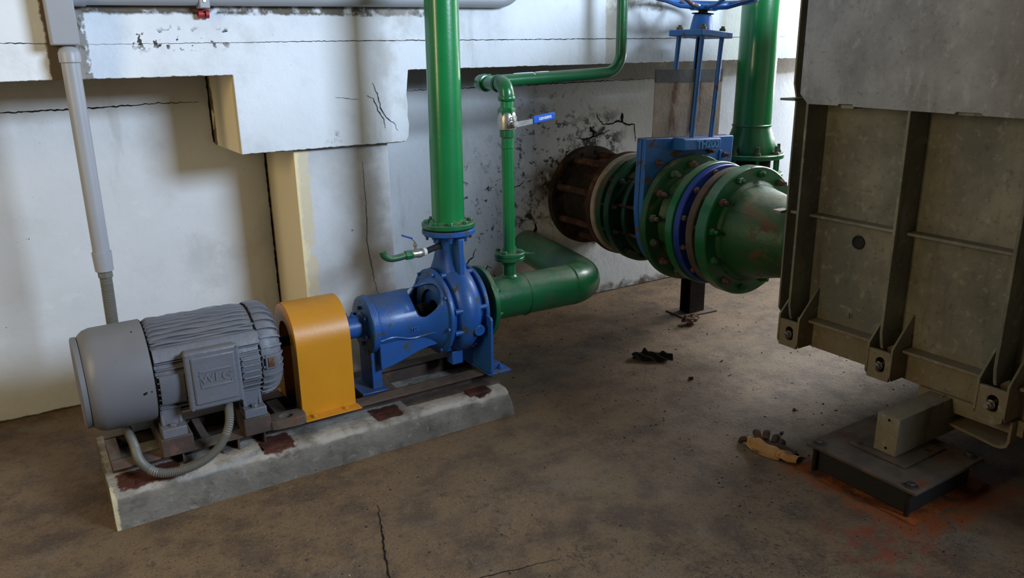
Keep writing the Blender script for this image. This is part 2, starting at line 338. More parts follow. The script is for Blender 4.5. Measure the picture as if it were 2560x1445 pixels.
def text(s, size, depth, name, mt, parent, mtx, bold=0.0):
    cu = bpy.data.curves.new(name, 'FONT'); cu.body = s; cu.size = size; cu.extrude = depth; cu.offset = bold; cu.align_x = 'CENTER'; cu.align_y = 'CENTER'
    tmp = bpy.data.objects.new('tmp', cu); C.objects.link(tmp)
    me = bpy.data.meshes.new_from_object(tmp.evaluated_get(bpy.context.evaluated_depsgraph_get()))
    bpy.data.objects.remove(tmp); org = V(parent['org'])
    me.transform(Matrix.Translation(-org)@mtx); me.materials.clear(); me.materials.append(M[mt])
    o = bpy.data.objects.new(name, me); C.objects.link(o); o.parent = parent; return o
def facing_front(loc, rx=0, ry=0):   # text plane facing -Y
    return Matrix.Translation(V(loc))@Matrix.Rotation(ry, 4, 'Y')@Matrix.Rotation(R(90)+rx, 4, 'X')
def structure(o): o['kind'] = 'structure'; return o
def jagged(pts, w_, amp, depth_axis=1, seg=.012, rnd=random):
    """crack ribbon solid: pts in (x,z); returns B, tapered, lying in the plane of a wall"""
    P_ = []
    for a, b in zip(pts[:-1], pts[1:]):
        L = math.hypot(b[0]-a[0], b[1]-a[1]); n = max(1, int(L/seg))
        for i in range(n): t = i/n; P_.append((a[0]+(b[0]-a[0])*t+rnd.uniform(-amp, amp), a[1]+(b[1]-a[1])*t+rnd.uniform(-amp, amp)))
    P_.append(pts[-1]); return P_
def crack(name, pts, wd, plane, parent, axis=1, amp=.003):
    P_ = jagged(pts, wd, amp); L = []; Rr = []
    n = len(P_)
    for i, p in enumerate(P_):
        a = P_[max(0, i-1)]; b = P_[min(n-1, i+1)]; dx, dz = b[0]-a[0], b[1]-a[1]; l = math.hypot(dx, dz) or 1
        ww = wd*(.25+.75*math.sin(math.pi*min(1, max(0, (i+.5)/n))))*random.uniform(.6, 1.3)/2
        L.append((p[0]-dz/l*ww, p[1]+dx/l*ww)); Rr.append((p[0]+dz/l*ww, p[1]-dx/l*ww))
    b = B()
    def pt(p, d): l = list(p); l.insert(axis, d); return tuple(l)
    s = .0012
    for i in range(n-1):
        q = [L[i], L[i+1], Rr[i+1], Rr[i]]
        vs = [pt(p, plane-s if axis == 1 else plane-.003) for p in q]+[pt(p, plane+.003 if axis == 1 else plane+s) for p in q]
        b.add(vs, [(0, 1, 2, 3), (7, 6, 5, 4), (0, 4, 5, 1), (1, 5, 6, 2), (2, 6, 7, 3), (3, 7, 4, 0)])
    return b.out(name, 'dark', parent)

# ================================================================ SETTING
floor = structure(B().box(-5, 9, -4, 4.3, -.12, 0).out('floor', 'floor'))
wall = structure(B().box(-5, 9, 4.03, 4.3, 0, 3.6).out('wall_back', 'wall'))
# beam with its hanging block: one casting, worn lower right corner on the block
bp = [(-5, 1.512), (.849, 1.512), (.849, 1.180), (1.60, 1.178), (1.625, 1.182), (1.640, 1.205), (1.646, 1.26), (1.640, 1.30), (1.644, 1.36), (1.640, 1.40), (1.655, 1.512), (9, 1.512), (9, 3.6), (-5, 3.6)]
beam = block = structure(B().prism(bp, 1, 3.52, 4.03).out('trim_1', 'beam', bevel=.003))
pillar = structure(B().box(1.085, 1.545, 3.56, 4.03, 0, 1.179).out('trim_2', 'pillar', bevel=.003))
structure(B().box(1.28, 1.5455, 3.545, 3.56, 0, .33).out('trim_3', 'pillar', bevel=.004))
# cracks
crack('crack', [(-.25, 1.372), (.15, 1.374), (.42, 1.378), (.62, 1.385), (.8, 1.38)], .006, 4.03, wall)
crack('crack', [(1.7, 1.39), (2.3, 1.392), (3.0, 1.395), (3.8, 1.40)], .005, 4.03, wall)
crack('crack', [(.33, 1.640), (.8, 1.642), (1.4, 1.645), (2.2, 1.644), (3.2, 1.643), (4.3, 1.648)], .0035, 3.52, beam, amp=.0015)
crack('crack', [(.0, 1.648), (.19, 1.645)], .003, 3.52, beam, amp=.0015)
crack('crack', [(1.47, 1.46), (1.495, 1.40), (1.505, 1.34), (1.53, 1.30), (1.565, 1.272), (1.585, 1.235)], .0045, 3.52, block)
crack('crack', [(1.44, 1.405), (1.47, 1.39), (1.49, 1.335), (1.515, 1.29), (1.52, 1.25)], .0045, 3.52, block)
crack('crack', [(1.285, 1.40), (1.34, 1.395), (1.40, 1.39)], .0025, 3.52, block)
for pts, wd in (([(3.18, 1.20), (3.24, 1.13), (3.30, 1.125), (3.37, 1.14), (3.45, 1.115), (3.50, 1.11), (3.52, 1.00)], .011),
                ([(3.02, 1.06), (3.10, 1.045), (3.20, 1.06), (3.3, 1.09)], .010), ([(3.13, 1.12), (3.17, 1.08), (3.16, 1.05)], .02),
                ([(3.40, 1.13), (3.395, 1.19)], .02), ([(2.53, .78), (2.60, .80), (2.64, .83)], .006), ([(2.53, .80), (2.53, .73)], .012),
                ([(2.20, .60), (2.13, .59), (2.12, .42), (2.10, .34)], .010), ([(2.19, .62), (2.185, .585)], .010),
                ([(2.28, .45), (2.26, .40), (2.16, .33), (2.11, .27), (2.10, .2)], .010), ([(2.155, .33), (2.15, .18)], .009),
                ([(2.30, .24), (2.36, .33), (2.39, .31)], .007), ([(2.40, .27), (2.42, .24), (2.50, .26)], .007),
                ([(2.72, .55), (2.70, .44), (2.68, .36)], .03), ([(2.70, .47), (2.74, .40), (2.75, .28), (2.77, .23)], .009),
                ([(3.02, .30), (3.06, .24), (3.10, .20), (3.09, .12), (3.06, .05)], .008), ([(3.10, .24), (3.18, .18), (3.22, .17)], .008),
                ([(4.28, 1.40), (4.29, 1.30), (4.27, 1.1), (4.24, .8)], .003), ([(3.95, 1.39), (3.96, 1.43)], .006)):
    crack('crack', pts, wd, 4.03, wall, amp=.005)
crack('crack', [(1.41, 1.1), (1.415, .9), (1.405, .7), (1.43, .5), (1.46, .38)], .0022, 3.56, pillar)
# dark joint between the wall and the pillar / block side
for x, z0, z1, pr in ((1.085, .05, 1.17, pillar), (.849, 1.19, 1.5, block)):
    b = B()
    z = z0
    zs = []; 
    while z < z1: zs.append((z, random.uniform(.005, .013))); z += random.uniform(.008, .03)
    zs.append((z1, .006))
    for (za, wa), (zb, wb) in zip(zs[:-1], zs[1:]):
        vs = []
        for zz_, ww in ((za, wa), (zb, wb)): vs += [(x-.001-ww*.3, 4.027-ww, zz_), (x+.002, 4.027-ww, zz_), (x+.002, 4.0305, zz_), (x-.001-ww*.6, 4.0305, zz_)]
        b.add(vs, [(0, 1, 2, 3), (7, 6, 5, 4), (0, 4, 5, 1), (1, 5, 6, 2), (2, 6, 7, 3), (3, 7, 4, 0)])
    b.out('joint', 'dark', pr)
# floor joint lines
crack('crack', [(.93, 2.43), (.80, 2.05), (.75, 1.86)], .006, 0.0, floor, axis=2, amp=.003)
crack('crack', [(.75, 1.86), (.70, 1.6)], .004, 0.0, floor, axis=2, amp=.003)
crack('crack', [(.76, 1.88), (1.02, 1.86), (1.3, 1.8)], .0025, 0.0, floor, axis=2, amp=.004)

# ================================================================ PLINTH + BASE FRAME
b = B()
n = 60
prof = [(2.785, 0), (2.787, .06), (2.79, .115), (2.797, .131), (2.815, .140), (2.86, .142), (3.0, .142), (3.30, .142), (3.312, .12), (3.315, 0)]
rp = random.Random(3); vs = []
for i in range(n+1):
    x = .100+(1.755-.100)*i/n
    for j, (y, z) in enumerate(prof):
        e = 0
        if j in (1, 2, 3, 4): e = rp.uniform(-.003, .003)
        zz = z*(1-.10*i/n)
        xx = x
        if i == n: xx -= .05 if j >= 3 and y < 2.83 else (.03 if j in (3, 4, 5) else 0)
        if i == n and j == 2: xx -= .02
        yy = y+e*.8+(.02 if i == n and j in (1, 2, 3) else 0)
        # broken notch near the right end and small one over the middle
        for cx_, wd_, dp in ((1.60, .035, .022), (.69, .03, .012)):
            if abs(x-cx_) < wd_ and j in (2, 3, 4): zz -= dp*(1-abs(x-cx_)/wd_); yy += dp*.4*(1-abs(x-cx_)/wd_)
        vs.append((xx, yy, zz+(e if j > 1 else 0)))
m_ = len(prof); fs = []
for i in range(n):
    for j in range(m_-1): fs.append((i*m_+j, i*m_+j+1, (i+1)*m_+j+1, (i+1)*m_+j))
    fs.append((i*m_+m_-1, i*m_, (i+1)*m_, (i+1)*m_+m_-1))
fs += [tuple(range(m_)), tuple(n*m_+k for k in range(m_))]
b.add(vs, fs)
single(b.out('concrete_plinth', 'plinth', ang=50), 'long rough concrete plinth with rust patches under the motor and pump', 'plinth')

t = thing('base_frame', 'rust-brown steel channel frame bolted on the concrete plinth', 'machine base', (.9, 3.05, .13))
def channel(y0, y1, x0, x1, z0, z1, open_neg):
    b = B(); th = .007
    b.box(x0, x1, y0, y1, z0, z0+th).box(x0, x1, y0, y1, z1-th, z1)
    yw = y1 if open_neg else y0
    b.box(x0, x1, yw-th if open_neg else yw, yw if open_neg else yw+th, z0, z1); return b
channel(2.875, 2.955, .125, 1.74, .125, .192, True).out('channel_rail', 'frame', t, bevel=.002)
channel(3.15, 3.23, .125, 1.74, .125, .192, False).out('channel_rail', 'frame', t, bevel=.002)
for x0, x1 in ((.125, .165), (.44, .47), (.74, .79), (1.10, 1.26), (1.70, 1.74)):
    B().box(x0, x1, 2.955, 3.15, .13, .190).out('cross_member', 'frame', t, bevel=.002)
B().box(.29, .40, 2.86, 3.24, .192, .262).out('motor_pad', 'frame', t, bevel=.003)
B().box(.585, .685, 2.86, 3.24, .192, .262).out('motor_pad', 'frame', t, bevel=.003)
for x in (.36, .5, .56, .66): B().box(x-.003, x+.003, 2.88, 2.95, .132, .186).out('stiffener', 'frame', t)
for x in (.24, .69, 1.165, 1.60):
    B().box(x-.055, x+.055, 2.818, 2.885, .118, .130+(.012 if x < 1 else .004)).out('anchor_tab', 'tab', t, bevel=.002, label='rust-red anchor tab on the plinth')
# loose slab with hole
b = B(); N = 24; ang = [2*math.pi*k/N for k in range(N)]
outer = []
for a in ang:
    c_, s_ = math.cos(a), math.sin(a); k_ = (abs(c_)**5+abs(s_)**5)**(-1/5); outer.append((.073*c_*k_, .043*s_*k_))
inner = [(.026*math.cos(a), .020*math.sin(a)) for a in ang]
vs = [(p[0], p[1], z) for z in (0, .036) for p in outer]+[(p[0], p[1], z) for z in (0, .036) for p in inner]
fs = []
for k in range(N):
    q = (k+1) % N
    fs += [(k, q, N+q, N+k), (2*N+k, 3*N+k, 3*N+q, 2*N+q), (N+k, N+q, 3*N+q, 3*N+k), (k, 2*N+k, 2*N+q, q)]
b.add(vs, fs); b.rot(R(-4), 'Z', (0, 0, 0)); b.v = [v+V((.752, 2.888, .192)) for v in b.v]
o = b.out('packing_block', 'pad_top', bevel=.003); single(o, 'small dirty slab with an oval hole lying between motor foot and yellow guard', 'block')

# ================================================================ MOTOR
AY, AZ = 3.05, .475
t = thing('electric_motor', 'large grey finned electric motor with smooth cowl at left end of the plinth', 'motor', (.45, AY, .262))
MX = .300
b = B().lathe((0, AY, AZ), (1, 0, 0), [(.085, .045), (.078, .09), (.082, .135), (.083, .150), (.095, .168), (.112, .183), (.135, .190), (.30, .192), (.30, .186), (.28, .180)], 72)
b.out('fan_cowl', 'gray_cowl', t, ang=30)
for (x_, a_, r_) in ((.262, -6, .0045), (.268, -5.2, .0042), (.286, -5, .0028), (.262, 68, .003)):
    p_ = V((x_, AY-.1905*math.cos(R(a_)), AZ+.1905*math.sin(R(a_)))); B().cyl(p_, p_+V((0, -math.cos(R(a_)), math.sin(R(a_))))*.0018, r_, n=10).out('paint_chip', 'dark', t)
B().lathe((0, AY, AZ), (1, 0, 0), [(.070, .160), (.074, .166), (.090, .166), (.090, .12), (.080, .12), (.070, .155)], 64, True).out('cowl_rim', 'gray_cowl', t)
# finned body
def finned(x0, x1, rb, rf, taper, nf, skip=()):
    b = B(); b.lathe((0, AY, AZ), (1, 0, 0), [(x0, rb), (x1, rb)], 64)
    return b
B().lathe((0, AY, AZ), (1, 0, 0), [(.298, .15), (.298, .1885), (.3035, .1885), (.3035, .15)], 72, True).out('seam', 'dark', t)
B().lathe((0, AY, AZ), (1, 0, 0), [(.6755, .15), (.6755, .1835), (.6795, .1835), (.6795, .15)], 72, True).out('seam', 'dark', t)
b = B(); b.lathe((0, AY, AZ), (1, 0, 0), [(.29, .150), (.300, .158), (.68, .158), (.69, .15)], 64)
# horizontal parallel fins on both sides (fins horizontal, stacked in z) and curved top shell
def fin_y(z, x0, x1, r, th=.0055, side=-1, y_in=.10):
    dz = z-AZ
    if abs(dz) >= r: return
    yo = math.sqrt(r*r-dz*dz)
    ya, yb = AY+side*y_in, AY+side*yo
    b.prism([(x0, ya), (x0+.004, yb-side*.004), (x0+.012, yb), (x1-.012, yb), (x1-.003, yb-side*.004), (x1, ya)], 2, z-th/2, z+th/2)
for side in (-1, 1):
    for k in range(13):
        fin_y(AZ-.13+k*.0225, .303, .680, .190, side=side, y_in=.07)
b.out('finned_housing', 'gray', t, bevel=.0015)
# top fins: near vertical, wavy paint-clogged ridges following the curve
b = B()
for k in range(15):
    a = R(90-52+k*(104/14)); c_, s_ = math.cos(a), math.sin(a)
    u = V((0, c_, s_)); w_ = V((0, -s_, c_)); th = .0052
    prof = [(.306, .15), (.308, .180)]+[(.33+.025*i_, .1885+.0022*math.sin(i_*1.3+k*1.9)+random.uniform(-.0015, .0015)) for i_ in range(13)]+[(.672, .181), (.675, .15)]
    vs = [V((x, AY, AZ))+u*r+w_*(sg*th+.0022*math.sin(x*30+k)) for sg in (-1, 1) for x, r in prof]; m_ = len(prof)
    b.add(vs, [tuple(range(m_)), tuple(range(m_, 2*m_))[::-1]]+[(i, (i+1) % m_, m_+(i+1) % m_, m_+i) for i in range(m_)])
b.lathe((0, AY, AZ), (1, 0, 0), [(.302, .16), (.306, .176), (.40, .181), (.55, .183), (.676, .178), (.681, .16)], 64)
b.out('cooling_ribs', 'gray', t, bevel=.0018)
# smooth shoulder panel and nameplate zone on the front upper side
def shell_patch(x0, x1, a0, a1, r0, r1, n=10):
    b = B(); vs = []
    for x in (x0, x1):
        for r in (r0, r1):
            for i in range(n+1):
                a = R(a0+(a1-a0)*i/n); vs.append((x, AY-r*math.cos(a), AZ+r*math.sin(a)))
    k = n+1; fs = []
    for i in range(n):
        fs += [(i, i+1, k+i+1, k+i), (2*k+i, 3*k+i, 3*k+i+1, 2*k+i+1), (i, 2*k+i, 2*k+i+1, i+1), (k+i, k+i+1, 3*k+i+1, 3*k+i)]
    fs += [(0, k, 3*k, 2*k), (n, 2*k+n, 3*k+n, k+n)]
    return b.add(vs, fs)
shell_patch(.308, .678, 24, 38, .17, .196).out('shoulder_panel', 'gray', t, bevel=.002)
shell_patch(.45, .505, 25.5, 28.5, .19, .1985, 3).out('nameplate', 'leather_dark', t, label='brown worn nameplate')
shell_patch(.315, .40, -26, 8, .17, .193).out('bearing_flat', 'gray', t, bevel=.002)
shell_patch(.60, .672, -20, 12, .17, .192).out('side_panel', 'gray', t, bevel=.002)
b = B()
for k in range(4):
    z = AZ-.045+k*.024; b.tube([(.605, AY-.194, z), (.665, AY-.194, z)], .0035, 8)
b.out('side_ridges', 'gray', t)
# drive end shield with ribs
b = B().lathe((0, AY, AZ), (1, 0, 0), [(.676, .178), (.70, .181), (.72, .178), (.745, .165), (.765, .140), (.775, .10), (.782, .06), (.79, .055)], 64)
for k in range(30):
    a = 2*math.pi*(k+.5)/30; c_, s_ = math.cos(a), math.sin(a); u = V((0, c_, s_)); w_ = V((0, -s_, c_))
    prof = [(.679, .17), (.681, .188), (.71, .190), (.735, .184), (.758, .166), (.772, .138), (.76, .12)]
    vs = [V((x, AY, AZ))+u*r+w_*sg*.0045 for sg in (-1, 1) for x, r in prof]; m_ = len(prof)
    b.add(vs, [tuple(range(m_)), tuple(range(m_, 2*m_))[::-1]]+[(i, (i+1) % m_, m_+(i+1) % m_, m_+i) for i in range(m_)])
b.out('end_shield', 'gray', t, bevel=.001)
shell_patch(.69, .74, -9, 8, .17, .191, 3).out('lug_plate', 'gray', t, bevel=.002)
shell_patch(.70, .722, -6, 5, .18, .195, 3).out('drain_plug', 'rust', t, bevel=.001)
for x0, x1 in ((.300, .385), (.592, .676)):
    for s_ in (-1, 1):
        b = B()
        yo, yi = AY+s_*.185, AY+s_*.10
        b.box(x0, x1, min(yo, yi), max(yo, yi), .262, .298)
        b.prism([(yi, .298), (yo-s_*.035, .298), (yo-s_*.045, .38), (AY+s_*.09, .42)], 0, x0+.006, x0+.020)
        b.prism([(yi, .298), (yo-s_*.035, .298), (yo-s_*.045, .38), (AY+s_*.09, .42)], 0, x1-.020, x1-.006)
        b.box(x0+.01, x1-.01, min(yi, AY+s_*.145), max(yi, AY+s_*.145), .29, .38)
        f_ = b.out('foot', 'gray', t, bevel=.003)
        subout(B().hexnut((x0+.042, AY+s_*.165, .298), (0, 0, 1), .012, .010), 'bolt', 'gray', f_, t)
# terminal box on the front side
tb = B().box(.405, .583, 2.842, 2.885, .372, .580).out('terminal_box', 'gray', t, bevel=.006)
lid = B().box(.398, .590, 2.815, 2.846, .364, .588).out('terminal_lid', 'gray', t, bevel=.010, seg=4)
inn = subout(B().box(.418, .570, 2.808, 2.82, .386, .568), 'lid_panel', 'gray', lid, t, bevel=.006, seg=3)
for x in (.407, .581):
    for z in (.373, .579):
        subout(B().hexnut((x, 2.816, z), (0, -1, 0), .006, .004), 'screw', 'gray', lid, t)
b = B()
for z in (.452, .512): b.box(.442, .553, 2.8045, 2.81, z-.004, z+.004)
for x in (.442, .549): b.box(x-.001, x+.003, 2.8055, 2.81, .456, .508)
o = b.out('logo_border', 'gray', t, bevel=.0015)
o = text('WEG', .050, .003, 'raised_lettering', 'gray', t, facing_front((.4975, 2.808, .482)), .0012)
t_motor = t

# ================================================================ CONDUIT, FLEX HOSES
def corrug(path, r, amp=.0016, step=.006):
    # resample
    P_ = [V(p) for p in path]; out = [P_[0]]; 
    for a, b_ in zip(P_[:-1], P_[1:]):
        L = (b_-a).length; n_ = max(1, round(L/step*2))
        for i in range(1, n_+1): out.append(a.lerp(b_, i/n_))
    rs = [r+(amp if i % 2 else -amp) for i in range(len(out))]
    return B().tube(out, rs, 16)
def bez(p, n=16):
    """catmull-rom through points"""
    P_ = [V(x) for x in p]; P_ = [P_[0]*2-P_[1]]+P_+[P_[-1]*2-P_[-2]]; out = []
    for i in range(1, len(P_)-2):
        for k in range(n):
            t_ = k/n; a, b_, c_, d_ = P_[i-1:i+3]
            out.append(.5*((2*b_)+(c_-a)*t_+(2*a-5*b_+4*c_-d_)*t_*t_+(3*b_-3*c_+d_-a)*t_**3))
    out.append(P_[-2]); return out
loop = bez([(.232, 3.34, .36), (.19, 3.315, .28), (.20, 3.20, .235), (.21, 3.0, .222), (.215, 2.86, .200), (.265, 2.785, .178), (.37, 2.768, .178), (.46, 2.775, .215), (.515, 2.80, .28), (.532, 2.835, .345), (.532, 2.855, .372)], 20)
o = corrug(loop, .0155).out('flexible_conduit', 'flex'); single(o, 'grey ribbed hose looping below the motor into its terminal box', 'cable conduit')
t = thing('cable_conduit', 'tall grey plastic conduit running down from the trunking to behind the motor', 'conduit', (.235, 3.44, .45))
B().cyl((.245, 3.44, .845), (.25, 3.44, 1.62), .0315).out('pipe', 'conduit', t)
B().lathe((.2505, 3.44, 1.575), (0, 0, 1), [(0, .0335), (.002, .037), (.035, .037), (.05, .030), (.062, .012)], 36).out('top_socket', 'conduit', t)
B().lathe((.245, 3.44, .775), (0, 0, 1), [(0, .028), (.004, .034), (.08, .0365), (.082, .034)], 36).out('coupling', 'conduit', t)
B().hexnut((.245, 3.44, .752), (0, 0, 1), .030, .024).out('gland_nut', 'flex', t, bevel=.002)
corrug(bez([(.245, 3.44, .76), (.244, 3.44, .70), (.24, 3.43, .55), (.236, 3.38, .42), (.232, 3.34, .36)], 14), .0225).out('flexible_sleeve', 'flex', t)
b = B().box(.198, .290, 3.405, 3.52, 1.637, 2.3)
single(b.out('cable_trunking', 'conduit', bevel=.006), 'grey rectangular cable trunking on the beam above the tall conduit', 'cable trunking')
t = thing('horizontal_conduit', 'grey plastic conduit running level along the top of the beam face', 'conduit', (1.2, 3.49, 1.82))
pth = [(.27, 3.485, 1.812), (2.14, 3.485, 1.825)]+arc((2.14, 3.485, 1.945), (0, 0, -1), (1, 0, 0), .12, 0, R(58), 10)[1:]
pth.append(V(pth[-1])+V((math.cos(R(58)), 0, math.sin(R(58))))*.3)
B().tube(pth, .033, 32).out('pipe', 'conduit', t)
B().cyl((.29, 3.485, 1.8122), (.335, 3.485, 1.8125), .038).out('socket', 'conduit', t)
B().box(.735, .775, 3.449, 3.52, 1.772, 1.86).out('clamp', 'conduit', t, bevel=.004)
B().hexnut((.755, 3.452, 1.80), (0, -1, 0), .008, .006).out('clamp_screw', 'steel', t)
pg = B().cyl((.735, 3.50, 1.752), (.752, 3.50, 1.752), .0165, n=16).cyl((.764, 3.50, 1.752), (.776, 3.50, 1.752), .0165, n=16).cyl((.735, 3.50, 1.752), (.776, 3.50, 1.752), .008, n=12)
pg.out('red_anchor', 'red', t, label='small red plastic anchor')

# ================================================================ COUPLING GUARD
t = thing('coupling_guard', 'bright yellow arched sheet-metal guard over the shaft coupling', 'machine guard', (.93, 3.05, .192))
def arch(r, zb, n=24, yo=0):
    return [(AY-r, zb)]+[(AY-r*math.cos(math.pi*i/n), AZ+.010+r*math.sin(math.pi*i/n)) for i in range(n+1)]+[(AY+r, zb)]
ro_, ri_ = .150, .147
A = arch(ro_, .196); I_ = arch(ri_, .196)
b = B(); k = len(A); vs = [(x, *p) for x in (.822, 1.046) for L in (A, I_) for p in L]; fs = []
for i in range(k-1):
    fs += [(i, i+1, 2*k+i+1, 2*k+i), (k+i, 3*k+i, 3*k+i+1, k+i+1), (i, k+i, k+i+1, i+1), (2*k+i, 2*k+i+1, 3*k+i+1, 3*k+i)]
b.add(vs, fs); 
b.out('cover', 'yellow', t)
# end faces: arch with a round shaft opening / slot
def endface(x0, x1, rh):
    b = B(); n_ = 24; out_ = arch(ro_-.001, .196, n_); inn_ = arch(rh, .196, n_); k = len(out_)
    vs = [(x, *p) for x in (x0, x1) for L in (out_, inn_) for p in L]; fs = []
    for i in range(k-1):
        fs += [(i, k+i, k+i+1, i+1), (2*k+i, 2*k+i+1, 3*k+i+1, 3*k+i), (k+i, 3*k+i, 3*k+i+1, k+i+1)]
    return b.add(vs, fs)
endface(.822, .825, .075).out('end_face', 'yellow', t); endface(1.043, 1.046, .065).out('end_face', 'yellow', t)
for y0, y1 in ((AY-.150-.052, AY-.147), (AY+.147, AY+.19)):
    B().box(.818, 1.054, y0, y1, .193, .1965).out('foot_flange', 'yellow', t, bevel=.001)
for x in (.862, .995): B().disc((x, AY-.176, .1965), (0, 0, 1), .003, .011, n=24, ch=.001).hexnut((x, AY-.176, .199), (0, 0, 1), .0085, .008).out('bolt', 'yellow', t)
t = thing('shaft_coupling', 'dark steel shaft coupling hidden inside the yellow guard', 'coupling', (.93, 3.05, .475))
B().cyl((.782, AY, AZ), (1.09, AY, AZ), .022).out('shaft', 'dark_rust', t)
B().lathe((.85, AY, AZ), (1, 0, 0), [(0, .04), (.04, .04), (.05, .06), (.075, .06), (.08, .04), (.085, .06), (.11, .06), (.12, .04), (.16, .04)], 40).out('coupling_hub', 'dark_rust', t)

# ================================================================ PUMP
t = thing('centrifugal_pump', 'blue centrifugal pump with bearing housing and round volute, joined to green pipes', 'pump', (1.4, AY, .192))
B().lathe((1.062, AY, AZ), (1, 0, 0), [(0, .03), (.004, .046), (.085, .050), (.09, .060), (.105, .062), (.11, .05)], 48).out('bearing_cover', 'blue', t, ang=40)
for k in range(2):
    x = 1.085+k*.026
    B().hexnut((x, AY-.004, AZ+.048), (0, 0, 1), .009, .010).cyl((x, AY-.004, AZ+.056), (x, AY-.004, AZ+.07), .004, n=10).out('grease_nipple', 'blue', t)
for p in ring((1.15, AY, AZ), (1, 0, 0), .078, 6, .4):
    B().hexnut(p, (1, 0, 0), .009, .008).hexnut(p+V((-.008, 0, 0)), (1, 0, 0), .009, .008).out('cover_bolt', 'blue', t)
# front plate of housing
b = B().lathe((1.155, AY, AZ), (1, 0, 0), [(0, .05), (0, .112), (.006, .126), (.03, .129), (.036, .122), (.036, .05)], 56, True)
b.out('housing_flange', 'blue', t, bevel=.003, ang=40)
# bearing bracket body: cylinder widening to the adapter, with side window opening
stations = [(1.185, .118), (1.20, .122), (1.30, .122), (1.36, .124), (1.40, .129), (1.43, .139), (1.455, .153), (1.475, .168), (1.49, .178)]
prf = stations+[(x, r-.012) for x, r in stations[::-1]]
br = B().lathe((0, AY, AZ), (1, 0, 0), prf, 96, True).out('bearing_bracket', 'blue', t, ang=40)
for cen in (129, 51):
    a_ = R(cen); rad = V((0, math.cos(a_), math.sin(a_))); tan = V((0, -math.sin(a_), math.cos(a_))); vs = []; N = 40
    for r_ in (.05, .30):
        for k in range(N):
            p = 2*math.pi*k/N; cc, ss = math.cos(p), math.sin(p); q = (abs(cc)**2.8+abs(ss)**2.8)**(-1/2.8)
            vs.append(V((1.416+.060*cc*q, AY, AZ))+rad*r_+tan*(.077*ss*q*(1-.18*cc)))
    cu = B().add(vs, [tuple(range(N))[::-1], tuple(range(N, 2*N))]+[(k, (k+1) % N, N+(k+1) % N, N+k) for k in range(N)]).out('tmp_cut', 'blue', t)
    md = br.modifiers.new('cut', 'BOOLEAN'); md.object = cu; md.operation = 'DIFFERENCE'; md.solver = 'EXACT'
    bpy.context.view_layer.update()
    me = bpy.data.meshes.new_from_object(br.evaluated_get(bpy.context.evaluated_depsgraph_get()))
    br.modifiers.clear(); br.data = me; bpy.data.objects.remove(cu)
text('602', .026, .0015, 'cast_number', 'blue', t, Matrix.Translation(V((1.345, AY-.1245, AZ-.020)))@Matrix.Rotation(R(90-10), 4, 'X'), .0006)
B().cyl((1.20, AY, AZ), (1.49, AY, AZ), .024).lathe((1.42, AY, AZ), (1, 0, 0), [(0, .03), (0, .040), (.02, .045), (.05, .045), (.05, .03)], 32).out('gland', 'dark_rust', t)
# lower wavy skirt of the bracket (front and back cheeks)
for s_ in (-1, 1):
    yA, yB = AY+s_*.092, AY+s_*.104
    poly = [(1.188, AZ-.045), (1.24, AZ-.040), (1.30, AZ-.048), (1.36, AZ-.058), (1.42, AZ-.045), (1.485, AZ-.030), (1.485, AZ-.118), (1.42, AZ-.122), (1.37, AZ-.132), (1.31, AZ-.152), (1.25, AZ-.170), (1.188, AZ-.182)]
    B().prism(poly, 1, min(yA, yB), max(yA, yB)).out('skirt', 'blue', t, bevel=.004)
B().prism([(1.188, AZ-.10), (1.49, AZ-.07), (1.49, AZ-.11), (1.188, AZ-.155)], 1, AY-.09, AY+.09).out('skirt_floor', 'blue', t, bevel=.003)
# rib line
B().tube(bez([(1.19, AY-.112, AZ-.046), (1.25, AY-.114, AZ-.040), (1.33, AY-.111, AZ-.062), (1.40, AY-.117, AZ-.058), (1.485, AY-.150, AZ-.040)], 8), .0055, 8).out('rib', 'blue', t)
# adapter flange
B().lathe((1.485, AY, AZ), (1, 0, 0), [(0, .10), (0, .172), (.004, .190), (.008, .193), (.022, .193), (.024, .10)], 80, True).out('adapter_flange', 'blue', t, bevel=.002)
for p in ring((1.483, AY, AZ), (1, 0, 0), .181, 8, .2):
    B().hexnut(p+V((.002, 0, 0)), (-1, 0, 0), .009, .009).out('bolt', 'blue', t)
# volute: spiral scroll tube + round casing
b = B(); n1, n2 = 72, 20; vs = []; fs = []
cx_ = 1.590
for i in range(n1+1):
    a = R(-250+360*i/n1); # grows
    rr = .030+.030*i/n1; rc = .150
    for k in range(n2):
        p = 2*math.pi*k/n2; rad = rc+rr*math.cos(p)*1.15; xx = cx_+rr*1.25*math.sin(p)
        vs.append((xx, AY-rad*math.cos(a)*1.0, AZ-rad*math.sin(a)*-1.0))
for i in range(n1):
    for k in range(n2): fs.append((i*n2+k, i*n2+(k+1) % n2, (i+1)*n2+(k+1) % n2, (i+1)*n2+k))
fs += [tuple(range(n2)), tuple(n1*n2+k for k in range(n2))[::-1]]
b.add(vs, fs); b.out('volute_scroll', 'blue', t, ang=60)
B().lathe((1.50, AY, AZ), (1, 0, 0), [(0, .05), (.005, .172), (.03, .165), (.05, .150), (.13, .150), (.155, .160), (.175, .172), (.18, .05)], 72, True).out('volute_casing', 'blue', t, ang=40)
